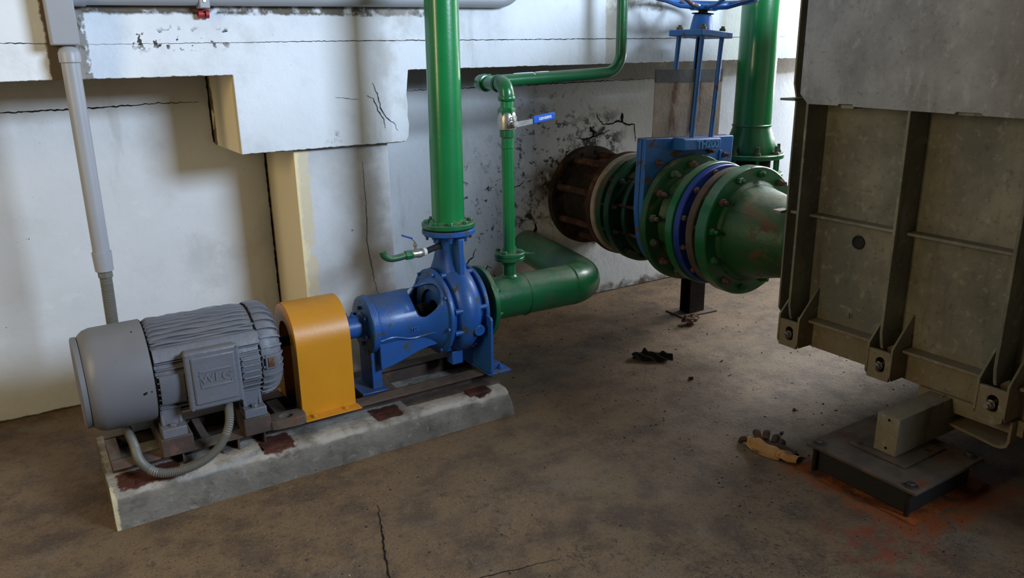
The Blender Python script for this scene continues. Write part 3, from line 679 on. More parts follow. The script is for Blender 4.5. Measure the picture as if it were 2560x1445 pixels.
# discharge neck: rectangular-flared casting rising to the flange
def loft(secs, n_=32):
    """secs: (center, rx, ry, power)"""
    b = B(); vs = []; fs = []
    for (c_, rx, ry, pw) in secs:
        for k in range(n_):
            a = 2*math.pi*k/n_; cc, ss = math.cos(a), math.sin(a); q = (abs(cc)**pw+abs(ss)**pw)**(-1/pw)
            vs.append(V(c_)+V((rx*cc*q, ry*ss*q, 0)))
    for i in range(len(secs)-1):
        for k in range(n_): fs.append((i*n_+k, i*n_+(k+1) % n_, (i+1)*n_+(k+1) % n_, (i+1)*n_+k))
    fs += [tuple(range(n_))[::-1], tuple((len(secs)-1)*n_+k for k in range(n_))]
    return b.add(vs, fs)
loft([((cx_, AY+.02, AZ+.09), .075, .15, 2.6), ((cx_, AY+.015, AZ+.16), .070, .115, 2.5), ((cx_, AY+.008, AZ+.22), .063, .085, 2.3), ((cx_, AY, AZ+.28), .060, .066, 2), ((cx_, AY, AZ+.33), .066, .066, 2), ((cx_, AY, AZ+.35), .078, .078, 2)]).out('discharge_neck', 'blue', t, ang=60)
B().prism([(cx_-.012, AZ+.16), (cx_+.012, AZ+.16), (cx_+.012, AZ+.34), (cx_-.012, AZ+.34)], 1, AY-.115, AY-.04).out('neck_rib', 'blue', t, bevel=.004)
B().disc((cx_, AY, .822), (0, 0, 1), .024, .118, n=72, ch=.004).out('discharge_flange', 'blue', t, ang=40)
for p in ring((cx_, AY, .822), (0, 0, 1), .096, 8, .39):
    B().hexnut(p, (0, 0, -1), .012, .012).cyl(p+V((0, 0, -.012)), p+V((0, 0, -.026)), .006, n=12).out('flange_nut', 'rust' if p.x > cx_+.05 else 'blue', t)
# suction cover, tie bars
B().lathe((1.665, AY, AZ), (1, 0, 0), [(0, .06), (0, .180), (.004, .186), (.020, .186), (.022, .14), (.022, .06)], 72, True).out('suction_cover', 'blue', t, bevel=.002)
for a in (72, 108, 168, 206, 250, 290, 12, -20):
    c_, s_ = -math.cos(R(a)), math.sin(R(a)); p = V((1.512, AY+c_*-.182*-1, AZ+s_*.182)); q = V((1.668, p.y, p.z))
    B().tube([p, p+V((.02, 0, 0)), q], [.013, .0125, .011], 14).out('tie_lug', 'blue', t)
B().cyl((1.62, AY-.16, AZ-.055), (1.62, AY-.205, AZ-.060), .026, n=28).out('drain_boss', 'blue', t, bevel=.003)
B().cyl((1.687, AY, AZ), (1.725, AY, AZ), .10).out('suction_neck', 'dark', t)
B().box(1.545, 1.60, AY-.075, AY-.02, AZ-.25, AZ-.185).out('bottom_lug', 'blue', t, bevel=.004)
# supports
b = B().box(1.160, 1.170, AY-.060, AY+.060, .20, AZ-.09)
b.box(1.160, 1.206, AY-.066, AY-.056, .20, AZ-.05).box(1.160, 1.206, AY+.056, AY+.066, .20, AZ-.05)
b.box(1.10, 1.215, AY-.095, AY+.095, .192, .201)
b.out('front_support', 'blue', t, bevel=.003)
b = B().prism([(2.83, .20), (2.822, .46), (2.832, .470), (2.875, .474), (2.882, .40), (2.93, .33), (3.0, .28), (3.1, .28), (3.17, .33), (3.218, .40), (3.225, .474), (3.268, .470), (3.278, .46), (3.27, .2)], 0, 1.662, 1.674)
b.box(1.655, 1.772, 2.835, 3.265, .193, .202)
b.out('rear_support', 'blue', t, bevel=.002)
B().hexnut((1.735, 2.875, .203), (0, 0, 1), .012, .012).cyl((1.735, 2.875, .213), (1.735, 2.875, .224), .006, n=12).out('foot_bolt', 'blue', t)
t_pump = t

# drain branch with little ball valve
t = thing('drain_valve', 'small ball valve with blue lever and bent green hose on pump discharge neck', 'valve', (1.40, 2.99, .775))
zz = .772; Yd = 2.985
B().cyl((1.44, Yd, zz), (1.54, Yd+.05, zz+.004), .0135, n=20).out('nipple', 'black', t)
B().cyl((1.428, Yd-.001, zz), (1.442, Yd, zz), .017, n=24).out('collar', 'white_plastic', t)
B().lathe((1.375, Yd, zz-.002), (1, 0, 0), [(0, .015), (.004, .019), (.02, .017), (.03, .020), (.045, .019), (.054, .015)], 24).out('valve_body', 'steel', t)
B().cyl((1.395, Yd, zz+.012), (1.393, Yd, zz+.045), .006, n=12).hexnut((1.393, Yd, zz+.030), (0, 0, 1), .010, .010).out('spindle', 'steel', t)
lv = B().box(-.075, .006, -.007, .007, -.0015, .0015)
b = B()
b.add([(1.398, Yd-.007, zz+.040), (1.398, Yd+.007, zz+.040), (1.378, Yd+.007, zz+.066), (1.378, Yd-.007, zz+.066), (1.400, Yd-.007, zz+.043), (1.400, Yd+.007, zz+.043), (1.381, Yd+.007, zz+.069), (1.381, Yd-.007, zz+.069)],
      [(0, 1, 2, 3), (7, 6, 5, 4), (0, 4, 5, 1), (1, 5, 6, 2), (2, 6, 7, 3), (3, 7, 4, 0)])
lev = b.out('lever', 'steel', t, bevel=.001)
b = B().add([(1.381, Yd-.009, zz+.063), (1.381, Yd+.009, zz+.063), (1.335, Yd+.009, zz+.082), (1.335, Yd-.009, zz+.082), (1.382, Yd-.009, zz+.070), (1.382, Yd+.009, zz+.070), (1.337, Yd+.009, zz+.088), (1.337, Yd-.009, zz+.088)],
      [(0, 1, 2, 3), (7, 6, 5, 4), (0, 4, 5, 1), (1, 5, 6, 2), (2, 6, 7, 3), (3, 7, 4, 0)])
subout(b, 'lever_sleeve', 'blue_dark', lev, t, bevel=.002)
B().hexnut((1.345, Yd, zz-.003), (1, 0, 0), .021, .034).out('hose_nut', 'green', t, bevel=.002)
B().tube(bez([(1.35, Yd, zz-.003), (1.31, Yd, zz-.008), (1.275, Yd, zz-.006), (1.25, Yd, zz+.010), (1.243, Yd, zz+.030)], 8), .0145, 16).out('bent_hose', 'green_dirty', t)

# ================================================================ DISCHARGE PIPE
t = thing('discharge_pipe', 'thick bright green vertical pipe rising from the blue pump flange', 'pipe', (cx_, AY, .850))
B().tube([(cx_, AY, .872), (cx_+.006, AY, 1.5), (cx_+.012, AY, 2.4)], .0715, 56).out('pipe', 'green_clean', t)
B().disc((cx_, AY, .852), (0, 0, 1), .022, .118, n=72, ch=.004).out('flange', 'green', t, ang=40)
B().disc((cx_, AY, .8465), (0, 0, 1), .006, .098, n=56, ch=.001).out('gasket', 'rust', t)
B().lathe((cx_, AY, .872), (0, 0, 1), [(0, .082), (.006, .078), (.010, .0715)], 56).out('weld_bead', 'green', t)
for p in ring((cx_, AY, .874), (0, 0, 1), .096, 8, .39):
    B().hexnut(p, (0, 0, 1), .0125, .012).out('bolt', 'green', t, bevel=.001)

# ================================================================ SUCTION PIPE
t = thing('suction_pipe', 'fat green pipe from the pump side bending round to the wall', 'pipe', (2.2, 3.2, .35))
RS = .100; ex = 2.25
pth = [V((1.745, AY, AZ)), V((ex, AY, AZ-.008))]
pth += arc((ex, AY+.155, AZ-.010), (0, -1, 0), (1, 0, 0), .155, 0, R(74), 16)[1:]
ee = pth[-1]; dd = V((math.cos(R(74)), math.sin(R(74)), 0)); kk = (4.029-RS*math.cos(R(74))-ee.y)/dd.y
pth += [ee+dd*kk*.5+V((0, 0, -.02)), ee+dd*kk+V((0, 0, -.045))]
pth2 = [pth[0].lerp(pth[1], k/6) for k in range(6)]+pth[1:]
B().tube(pth2, RS, 56).out('pipe', 'green', t)
b = B()
for x in (ex, ex-.28): B().lathe((x-.004, AY, AZ-.006), (1, 0, 0), [(0, RS-.003), (.004, RS+.0035), (.008, RS-.003)], 56).out('weld_bead', 'green', t)
B().disc((1.728, AY, AZ), (1, 0, 0), .024, .170, n=72, ch=.003).out('flange', 'green', t, ang=40)
for p in ring((1.752, AY, AZ), (1, 0, 0), .142, 8, .2):
    B().hexnut(p, (1, 0, 0), .014, .013).cyl(p+V((.01, 0, 0)), p+V((.026, 0, 0)), .007, n=12).out('nut', 'green', t)
BX = 1.905
B().cyl((BX, AY, AZ+.08), (BX, AY, .655), .030).out('branch_stub', 'green', t)
B().lathe((BX, AY, AZ+.094), (0, 0, 1), [(0, .040), (.004, .038), (.012, .030)], 36).out('branch_weld', 'green', t)
B().disc((BX, AY, .652), (0, 0, 1), .018, .073, n=48, ch=.003).lathe((BX, AY, .630), (0, 0, 1), [(0, .035), (.022, .045)], 40).out('branch_flange', 'green', t, ang=40)

# ================================================================ BYPASS PIPE
t = thing('bypass_pipe', 'thin green pipe rising from the fat pipe, with elbows along under the beam', 'pipe', (BX, AY, .673))
B().disc((BX, AY, .672), (0, 0, 1), .018, .074, n=48, ch=.003).out('flange', 'green', t, ang=40)
for p in ring((BX, AY, .690), (0, 0, 1), .055, 4, .6):
    B().hexnut(p, (0, 0, 1), .013, .012).out('bolt', 'green', t, bevel=.001)
B().add([(BX+.055, AY-.035, .672), (BX+.055, AY+.03, .672), (BX+.125, AY-.03, .668), (BX+.055, AY-.035, .679), (BX+.055, AY+.03, .679), (BX+.125, AY-.03, .671)],
        [(0, 1, 2), (5, 4, 3), (0, 2, 5, 3), (1, 4, 5, 2), (0, 3, 4, 1)]).out('gasket_tab', 'green', t)
B().cyl((BX, AY, .688), (BX, AY, 1.215), .0285, n=36).out('lower_pipe', 'green_clean', t)
B().lathe((BX, AY, 1.17), (0, 0, 1), [(0, .0285), (.003, .031), (.008, .031), (.011, .0285)], 36).out('ridge', 'green_clean', t)
B().lathe((BX, AY, 1.22), (0, 0, 1), [(0, .030), (.002, .034), (.035, .034), (.038, .030)], 36).out('lower_socket', 'green', t)
B().cyl((BX, AY, 1.30), (BX, AY, 1.40), .029, n=36).out('upper_nipple', 'green_clean', t)
HZ = 1.452; HY = 3.30; UX = 2.765
e1 = [V((BX, AY, 1.385))]+arc((BX, AY+.05, HZ-.05), (0, -1, 0), (0, 0, 1), .05, 0, R(90), 10)+[V((BX, AY+.062, HZ))]
B().tube(e1, .035, 32).lathe((BX, AY, 1.378), (0, 0, 1), [(0, .034), (.003, .039), (.02, .039), (.023, .035)], 32).lathe((BX, AY+.055, HZ), (0, 1, 0), [(0, .035), (.003, .039), (.018, .039), (.02, .034)], 32).out('elbow', 'green', t, ang=60)
B().cyl((BX, AY+.06, HZ), (BX, HY-.05, HZ), .029, n=32).out('short_pipe', 'green_clean', t)
e2 = [V((BX, HY-.075, HZ))]+arc((BX+.045, HY-.045, HZ), (-1, 0, 0), (0, 1, 0), .045, 0, R(90), 10)+[V((BX+.065, HY, HZ))]
B().tube(e2, .036, 32).lathe((BX, HY-.082, HZ), (0, 1, 0), [(0, .034), (.003, .040), (.018, .040), (.02, .036)], 32).out('elbow', 'green', t, ang=60)
up_ = [V((BX+.05, HY, HZ)), V((UX-.10, HY, HZ+.022))]+arc((UX-.10, HY, HZ+.122), (0, 0, -1), (1, 0, 0), .10, 0, R(90), 14)[1:]+[V((UX+.004, HY, 2.4))]
B().tube(up_, .0285, 32).out('upper_pipe', 'green', t)
b = B()
for x0, x1 in ((2.10, 2.21), (2.225, 2.30)):
    b.tube([(x0, HY-.004, HZ+.0295+(x0-BX)*.024), ((x0+x1)/2, HY-.006, HZ+.0298+(x0-BX)*.026), (x1, HY-.010, HZ+.0285+(x1-BX)*.026)], [.0015, .003, .0025], 6)
b.tube([(2.21, HY-.012, HZ+.034), (2.214, HY-.022, HZ+.026)], [.0035, .0025], 6)
b.out('paint_drip', 'letter', t, label='white paint drips')

t = thing('ball_valve', 'steel ball valve with flat lever in blue sleeve on the thin green pipe', 'valve', (BX, AY, 1.21))
B().lathe((BX, AY, 1.252), (0, 0, 1), [(0, .033), (.003, .041), (.045, .044), (.06, .041), (.075, .038), (.080, .034)], 40).out('valve_body', 'steel', t, ang=50)
B().hexnut((BX, AY, 1.315), (0, 0, 1), .041, .035).out('painted_hexagon', 'green', t, bevel=.002, label='green painted upper hexagon')
hd = V((.0, -1, 0))
B().cyl((BX, AY-.03, 1.282), (BX, AY-.075, 1.282), .011, n=20).hexnut((BX, AY-.062, 1.282), hd, .015, .012).lathe((BX, AY-.04, 1.282), hd, [(0, .02), (.010, .018), (.014, .010)], 24).out('spindle', 'steel', t)
B().tube(ring((BX+.004, AY-.058, 1.306), (0, 1, 0), .009, 16)+[ring((BX+.004, AY-.058, 1.306), (0, 1, 0), .009, 16)[0]], .0028, 8).out('lock_ring', 'steel', t)
lv = B().prism([(BX-.008, 1.270), (BX+.02, 1.268), (BX+.155, 1.284), (BX+.155, 1.304), (BX+.02, 1.292), (BX-.008, 1.292)], 1, AY-.063, AY-.060)
lever = lv.out('lever', 'steel', t)
sl = B().prism([(BX+.098, 1.277), (BX+.208, 1.291), (BX+.214, 1.298), (BX+.213, 1.318), (BX+.206, 1.322), (BX+.098, 1.309)], 1, AY-.070, AY-.054)
subout(sl, 'lever_sleeve', 'blue_handle', lever, t, bevel=.003)
o = text('GENEBRE', .0165, .0004, 'sleeve_lettering', 'letter', t, facing_front((BX+.160, AY-.0704, 1.3005), 0, R(-7.3)), .0005)
o.parent = lever

# ================================================================ MAIN VALVE TRAIN (axis along Y)
TX, TZ = 3.12, .693
def bolts_on(t, y, d, r, n_, a0, big=.016, stud=.03, name='bolt', mts=('bolt', 'bolt_rust'), off=0, sock=False):
    for k, p in enumerate(ring((TX, y, TZ), (0, 1, 0), r, n_, a0)):
        b = B().hexnut(p, (0, d, 0), big, big*1.15, k*.3)
        b.cyl(p+V((0, d*.004, 0)), p+V((0, d*(big+stud*random.uniform(.4, 1.2)), 0)), big*.55, n=12)
        b.out(name, mts[(k*7+off) % 3 == 0], t)
def flange(y0, y1, r, ri=.2, ch=.004): return B().disc((TX, y0, TZ), (0, 1, 0), y1-y0, r, ri, 96, ch)
t = thing('wall_spool', 'dark rusted flanged spool with long tie rods where the big pipe leaves the wall', 'pipe', (TX, 3.83, .4))
b = flange(3.985, 4.028, .312); b.out('wall_flange', 'dark_rust', t, ang=40)
hb = B()
for p in ring((TX, 3.984, TZ), (0, 1, 0), .272, 16, .1): hb.cyl(p, p+V((0, .004, 0)), .015, n=16)
hb.out('bolt_holes', 'dark', t)
B().cyl((TX, 3.64, TZ), (TX, 4.02, TZ), .222, n=64).out('spool_pipe', 'dark_rust', t)
for p in ring((TX, 3.65, TZ), (0, 1, 0), .262, 8, .30): B().cyl(p, p+V((0, .335, 0)), .021, n=16).out('tie_rod', 'rust', t)
flange(3.612, 3.648, .310).out('rust_flange', 'rust', t, ang=40)
t = thing('gasket_ring', 'pale off-white gasket ring between the rusted flange and green flange', 'gasket', (TX, 3.59, .4))
flange(3.575, 3.612, .306, .21, .006).out('ring', 'gasket', t, ang=40)
t = thing('flanged_adapter', 'dirty green flanged adapter between the pale gasket ring and blue gate valve', 'pipe fitting', (TX, 3.4, .4))
flange(3.535, 3.575, .292, .2).out('rear_flange', 'green_dirty', t, ang=40)
B().cyl((TX, 3.41, TZ), (TX, 3.56, TZ), .225, n=64).out('neck', 'green_dirty', t)
flange(3.428, 3.476, .315).out('front_flange', 'green_dirty', t, ang=40)
B().lathe((TX, 3.34, TZ), (0, 1, 0), [(0, .2), (0, .262), (.004, .268), (.03, .268), (.034, .24), (.09, .235), (.09, .2)], 80, True).out('hub_ring', 'green_dirty', t, ang=40)
bolts_on(t, 3.428, -1, .285, 12, .15, .017, .025)
for k, p in enumerate(ring((TX, 3.476, TZ), (0, 1, 0), .285, 12, .15)): B().hexnut(p, (0, 1, 0), .016, .016).cyl(p, p+V((0, .055, 0)), .009, n=10).out('stud', 'rust', t)

t = thing('knife_gate_valve', 'blue knife gate valve with raised rusty gate, rod yoke and handwheel', 'valve', (TX, 3.17, .36))
lean = lambda b, a=2.2: b.rot(R(a), 'Y', (TX, 3.17, TZ))
FY, BY = 3.135, 3.21
body = [(-.325, .435), (.325, .435), (.325, .06), (.30, -.08)]+[(.312*math.cos(a), .312*math.sin(a)) for a in [R(-20-140*i/18) for i in range(19)]]+[(-.30, -.08), (-.325, .06)]
b = B().prism([(TX+p[0], TZ+p[1]) for p in body], 1, FY, FY+.034); lean(b).out('body_half', 'blue_valve', t, bevel=.006)
b = B().prism([(TX+p[0], TZ+p[1]) for p in body], 1, BY-.036, BY); lean(b).out('body_half', 'blue_valve', t, bevel=.006)
b = B().box(TX-.30, TX+.30, FY+.03, BY-.03, TZ+.30, TZ+.437); lean(b).out('packing_strip', 'rust', t, bevel=.002)
b = B().cyl((TX, BY-.004, TZ), (TX, 3.345, TZ), .222, n=64).out('rear_neck', 'dark_rust', t)
for p in ring((TX, BY, TZ), (0, 1, 0), .262, 10, .2): B().cyl(p, p+V((0, .215, 0)), .010, n=12).out('long_stud', 'rust', t)
b = B().cyl((TX, 3.095, TZ), (TX, FY+.004, TZ), .222, n=64).out('front_neck', 'blue_valve', t)
for p in ring((TX, 3.095, TZ), (0, 1, 0), .285, 12, .05): B().cyl(p, p+V((0, .045, 0)), .010, n=12).out('stud', 'rust', t)
# gate plate
b = B().box(TX-.243, TX+.243, 3.168, 3.178, TZ+.43, TZ+.785); o = lean(b, 1.2).out('gate', 'rust', t)
b = B(); n_ = 1
o.data.materials.clear(); o.data.materials.append(M['gate'])
b = B().box(TX-.243, TX+.243, 3.1665, 3.1795, TZ+.722, TZ+.788); lean(b, 1.2).out('gate_top_band', 'gate_band', t, label='grey bare band along the gate top')
# bracket with cast letters
BRZ = TZ+.375
b = B().prism([(3.05, BRZ), (3.05, BRZ+.055), (3.065, BRZ+.062), (FY+.01, BRZ+.062), (FY+.01, BRZ-.005)], 0, TX-.135, TX+.135); lean(b).out('yoke_bracket', 'blue_valve', t, bevel=.004)
b = B().box(TX-.135, TX+.135, BY-.01, BY+.08, BRZ, BRZ+.062); lean(b).out('yoke_bracket', 'blue_valve', t, bevel=.004)
mt_ = Matrix.Translation(V((TX, 3.17, TZ)))@Matrix.Rotation(R(2.2), 4, 'Y')@Matrix.Translation(-V((TX, 3.17, TZ)))
text('TH200', .058, .003, 'cast_lettering', 'blue_letter', t, mt_@facing_front((TX+.035, 3.05, BRZ+.028)), .0022)
RD = []
for dx, dy, nm in ((-.072, 3.085, 0), (.072, 3.085, 0), (-.072, 3.255, 0), (.072, 3.255, 0)):
    b = B().cyl((TX+dx, dy, TZ+.43), (TX+dx*1.0, dy, TZ+.965), .0125, n=18); rd = lean(b, 4.6).out('yoke_rod', 'blue_valve', t)
    b = B().hexnut((TX+dx, dy, TZ+.982), (0, 0, 1), .018, .018).cyl((TX+dx, dy, TZ+.995), (TX+dx, dy, TZ+1.010), .010, n=12)
    subout(lean(b, 4.6), 'rod_nut', 'bolt', rd, t)
b = B().box(TX-.115, TX+.115, 3.05, 3.29, TZ+.952, TZ+.983); lean(b, 4.6).out('yoke_plate', 'blue_valve', t, bevel=.004)
b = B().lathe((TX, 3.17, TZ+.983), (0, 0, 1), [(0, .062), (.004, .060), (.075, .048), (.082, .044), (.086, .02)], 40); lean(b, 4.6).out('bonnet', 'blue_valve', t)
b = B()
prof = [(0, .012)]
for k in range(60): prof += [(.02+k*.0085, .014), (.02+k*.0085+.004, .011)]
b.lathe((TX, 3.172, TZ+.46), (0, 0, 1), prof, 16); lean(b, 4.6).out('threaded_spindle', 'dark', t)
b = B().disc((TX, 3.17, TZ+1.070), (0, 0, 1), .002, .058, n=40, ch=.0005).cyl((TX, 3.17, TZ+1.07), (TX, 3.17, TZ+1.09), .024); lean(b, 4.6).out('spindle_collar', 'dark_rust', t)
WZ = TZ+1.150; WR = .262
ctr = V((TX, 3.17, 0))
rimb = B(); rp_ = ring((TX, 3.17, WZ), (0, 0, 1), WR, 72); rimb.tube(rp_+[rp_[0]], .0135, 14, caps=False)
wheel = lean(rimb, 4.6).out('handwheel', 'blue_valve', t, ang=60)
b = B().lathe((TX, 3.17, TZ+1.088), (0, 0, 1), [(0, .032), (0, .045), (.004, .048), (.022, .046), (.03, .036), (.03, .01)], 36); subout(lean(b, 4.6), 'wheel_hub', 'blue_valve', wheel, t)
for k in range(6):
    a = math.pi*2*k/6+.25; d_ = V((math.cos(a), math.sin(a), 0)); w_ = V((-math.sin(a), math.cos(a), 0))
    c0 = V((TX, 3.17, TZ+1.102)); c1 = V((TX, 3.17, TZ+1.106))+d_*.12; c2 = V((TX, 3.17, WZ-.002))+d_*(WR-.004)
    b = B().tube([c0+d_*.03, c1, c2], [.013, .011, .009], 10); subout(lean(b, 4.6), 'spoke', 'blue_valve', wheel, t)
for x, z in ((-.235, .31), (.255, .33), (.135, .355), (-.27, .1)):
    b = B().hexnut((TX+x, FY, TZ+z), (0, -1, 0), .016, .014).cyl((TX+x, FY, TZ+z), (TX+x, FY-.045, TZ+z), .009, n=12); lean(b).out('body_bolt', 'bolt_rust', t)
B().box(TX+.205, TX+.222, FY-.008, FY+.004, TZ+.30, TZ+.365).rot(R(4), 'Y', (TX, FY, TZ)).out('cast_bar', 'blue_valve', t, bevel=.003)

t = thing('flanged_spool', 'green flanged spool piece in front of blue gate valve, ringed by bolts', 'pipe fitting', (TX, 3.0, .36))
flange(3.085, 3.130, .345).out('rear_flange', 'green_dirty', t, ang=40)
B().lathe((TX, 2.93, TZ), (0, 1, 0), [(0, .245), (.03, .235), (.07, .222), (.10, .225), (.16, .255)], 72).out('neck', 'green_dirty', t, ang=50)
flange(2.905, 2.955, .328).out('front_flange', 'green', t, ang=40)
bolts_on(t, 3.085, -1, .302, 14, .12, .021, .035, off=1)
t = thing('wafer_disc', 'thin deep-blue wafer disc clamped between two green flanges', 'valve', (TX, 2.88, .36))
flange(2.862, 2.905, .318).out('disc', 'blue_dark', t, ang=40)
bolts_on(t, 2.862, -1, .296, 12, .25, .015, .012, mts=('bolt_rust', 'bolt'))
t = thing('rusty_ring', 'dusty brown metal ring between blue wafer disc and the foremost green flange', 'flange', (TX, 2.80, .37))
flange(2.775, 2.822, .312).out('ring', 'pad_top', t, ang=40)
B().cyl((TX, 2.74, TZ), (TX, 2.87, TZ), .25, n=64).out('inner_sleeve', 'dark_rust', t)
t = thing('pipe_reducer', 'large green cone reducer with wide bolted flange, nearest to the grey tank', 'pipe fitting', (TX, 2.55, .36))
flange(2.668, 2.742, .330, .2, .006).out('flange', 'green', t, ang=40)
bolts_on(t, 2.668, -1, .290, 12, .13, .019, .028, mts=('green', 'bolt_rust'), off=2)
for k, p in enumerate(ring((TX, 2.742, TZ), (0, 1, 0), .290, 12, .13)): B().cyl(p, p+V((0, .035, 0)), .010, n=10).hexnut(p+V((0, .03, 0)), (0, 1, 0), .017, .014).out('stud', 'green_dirty', t)
B().lathe((TX, 2.668, TZ), (0, -1, 0), [(0, .258), (.010, .250), (.018, .246), (.022, .238), (.05, .234), (.30, .172), (.31, .165), (.33, .165)], 80).out('cone', 'green_dirty', t, ang=40)
B().lathe((TX, 2.34, TZ), (0, -1, 0), [(0, .168), (.004, .164), (.043, .164)], 64).out('outlet_pipe', 'green_clean', t)
B().tube([(TX-.225, 2.63, TZ-.02), (TX-.165, 2.375, TZ-.02)], .004, 8).out('weld_seam', 'green_dirty', t)
B().tube([(TX-.19, 2.63, TZ+.14), (TX-.135, 2.375, TZ+.10)], .004, 8).out('weld_seam', 'green_dirty', t)

# riser behind the train
RX, RY = 3.816, 3.32
t = thing('riser_pipe', 'thick green vertical pipe with flared foot flange behind the blue gate valve', 'pipe', (RX, RY, .95))
B().tube([(RX, RY, 1.13), (RX+.01, RY, 1.7), (RX+.02, RY, 2.5)], .112, 56).out('pipe', 'green_clean', t)
B().lathe((RX, RY, .97), (0, 0, 1), [(0, .152), (.012, .155), (.05, .150), (.10, .132), (.145, .116), (.16, .113), (.163, .117), (.17, .117), (.174, .112)], 56).out('flared_foot', 'green', t)
B().disc((RX, RY, .945), (0, 0, 1), .028, .200, n=72, ch=.004).out('flange', 'green', t, ang=40)
for p in ring((RX, RY, .973), (0, 0, 1), .172, 8, .2):
    B().hexnut(p, (0, 0, 1), .018, .016).cyl(p, p+V((0, 0, .05)), .010, n=12).out('bolt', 'bolt', t)
    B().cyl(p+V((0, 0, -.028)), p+V((0, 0, -.13)), .011, n=12).out('long_bolt', 'green', t)
t = thing('branch_elbow', 'green flanged elbow under the riser, half hidden behind the valve flanges', 'pipe', (RX, RY, .7))
B().disc((RX, RY, .830), (0, 0, 1), .028, .200, n=72, ch=.004).out('flange', 'green', t, ang=40)
B().cyl((RX, RY, .858), (RX, RY, .946), .125, n=48).out('rubber_joint', 'dark_rust', t)
e = [V((RX, RY, .84))]+arc((RX-.14, RY, TZ+.14), (1, 0, 0), (0, 0, -1), .14, 0, R(90), 12)+[V((TX+.262, RY, TZ))]
B().tube(e, .105, 40).out('elbow', 'green_dirty', t, ang=60)
t = thing('pipe_support', 'dark steel post on a flat foot plate holding up the big pipes', 'support', (3.46, 3.39, 0))
B().box(3.40, 3.525, 3.345, 3.35, .008, .60).box(3.40, 3.525, 3.425, 3.43, .008, .60).box(3.46, 3.466, 3.35, 3.425, .008, .60).out('post', 'dark_rust', t, bevel=.001)
B().box(3.325, 3.60, 3.31, 3.47, 0, .008).rot(R(-6), 'Z', (3.46, 3.39, 0)).out('foot_plate', 'pad_top', t)

# ================================================================ STEEL TANK
t = thing('steel_tank', 'big dusty grey steel tank with welded ribs and bolted lugs, right side', 'tank', (3.6, 1.0, .277))
FX, EX = 2.97, 2.84
Y1 = 2.29; ZT = 1.98
B().box(FX, 4.3, -.7, Y1, .277, ZT).out('shell', 'galv', t, bevel=.002)
ribs = [2.185, 1.735, 1.290, .845, .40, -.05]
for y in ribs: B().prism([(FX+.002, .412), (EX+.020, .412), (EX+.012, .43), (EX, .48), (EX, ZT), (FX+.002, ZT)], 1, y-.006, y+.006).out('vertical_rib', 'galv', t, bevel=.0015)
B().prism([(FX+.002, .40), (2.93, .40), (2.905, .43), (2.90, .95), (2.90, 1.38), (2.88, 1.44), (2.88, ZT), (FX+.002, ZT)], 1, 2.287, 2.296).out('corner_rib', 'galv', t, bevel=.0015)
# mid rail between the ribs
prev = [2.287]+ribs+[-.7]
for a, b_ in zip(prev[:-1], prev[1:]):
    B().box(2.915, FX+.002, b_+.006, a-.006, .876, .888).out('horizontal_rib', 'galv', t, bevel=.0015)
    if a < 2.2:
        B().box(2.905, FX+.002, b_+.06, a-.06, .402, .414).out('bottom_ledge', 'galv', t, bevel=.0015)
        B().box(2.950, FX+.002, b_+.05, a-.05, .277, .398).out('bottom_band', 'galv', t, bevel=.0015)
B().box(2.86, 2.93, 2.29, 2.335, .878, .890).out('rail_end', 'galv', t, bevel=.001)
B().box(2.82, 2.90, 2.235, 2.31, 1.372, 1.382).out('corner_shelf', 'galv', t, bevel=.001)
# cover sheet on the ribs
pl = [(2.215, ZT), (2.215, 1.402), (2.175, 1.362), (2.03, 1.362), (2.027, 1.369), (1.965, 1.369), (1.962, 1.361), (1.56, 1.356), (1.553, 1.364), (1.468, 1.364), (1.462, 1.355), (-.7, 1.34), (-.7, ZT)]
B().prism(pl, 0, 2.826, 2.838).out('cover_sheet', 'galv_plate', t, bevel=.0008, label='grey galvanized cover sheet over the ribs')
for y0, y1 in ((1.967, 2.025), (1.47, 1.551)): B().box(2.838, 2.90, y0, y1, 1.352, 1.366).out('sheet_tab', 'galv', t, bevel=.001)
# lugs
for i, y in enumerate(ribs[:5]):
    lz = .285
    for s_ in (-1, 1):
        yy = y+s_*.052
        lug = [(FX+.002, .55), (2.962, .55), (2.848, .425), (2.846, lz+.02), (2.862, lz), (FX+.002, lz)]
        B().prism(lug, 1, yy-.0045, yy+.0045).out('gusset', 'galv', t, bevel=.001)
    # eye plate with slotted hole (frame-shaped)
    y0, y1, z0, z1 = y-.048, y+.048, lz-.004, .405
    N = 32; vs = []; fs = []
    outer_ = []; inner_ = []
    for k in range(N):
        a = 2*math.pi*k/N; cc, ss = math.cos(a), math.sin(a); q = 1/max(abs(cc), abs(ss))
        oy, oz = y+.048*cc*q, (z0+z1)/2+(z1-z0)/2*ss*q
        if ss < 0 and i >= 2: oz -= .02*math.cos((oy-y)/.048*math.pi/2)
        outer_.append((oy, oz)); inner_.append((y-.006+.021*cc, .345+(.012 if ss > 0 else -.012)+.021*ss))
    for x in (2.850, 2.864):
        vs += [(x, *p) for p in outer_]+[(x, *p) for p in inner_]
    for k in range(N):
        q = (k+1) % N
        fs += [(k, q, N+q, N+k), (2*N+k, 3*N+k, 3*N+q, 2*N+q), (k, 2*N+k, 2*N+q, q), (N+k, N+q, 3*N+q, 3*N+k)]
    ey = B().add(vs, fs).out('eye_plate', 'galv', t, bevel=.001)
    bb = B().cyl((2.90, y+.004, .337), (2.828, y+.004, .337), .0085, n=18).hexnut((2.855, y+.004, .337), (-1, 0, 0), .0150, .014).disc((2.856, y+.004, .337), (1, 0, 0), .003, .018, n=28, ch=.0008)
    subout(bb, 'lug_bolt', 'steel', ey, t)
    B().box(2.866, FX+.002, y-.05, y+.05, lz+.0, lz+.012).out('lug_floor', 'galv', t)
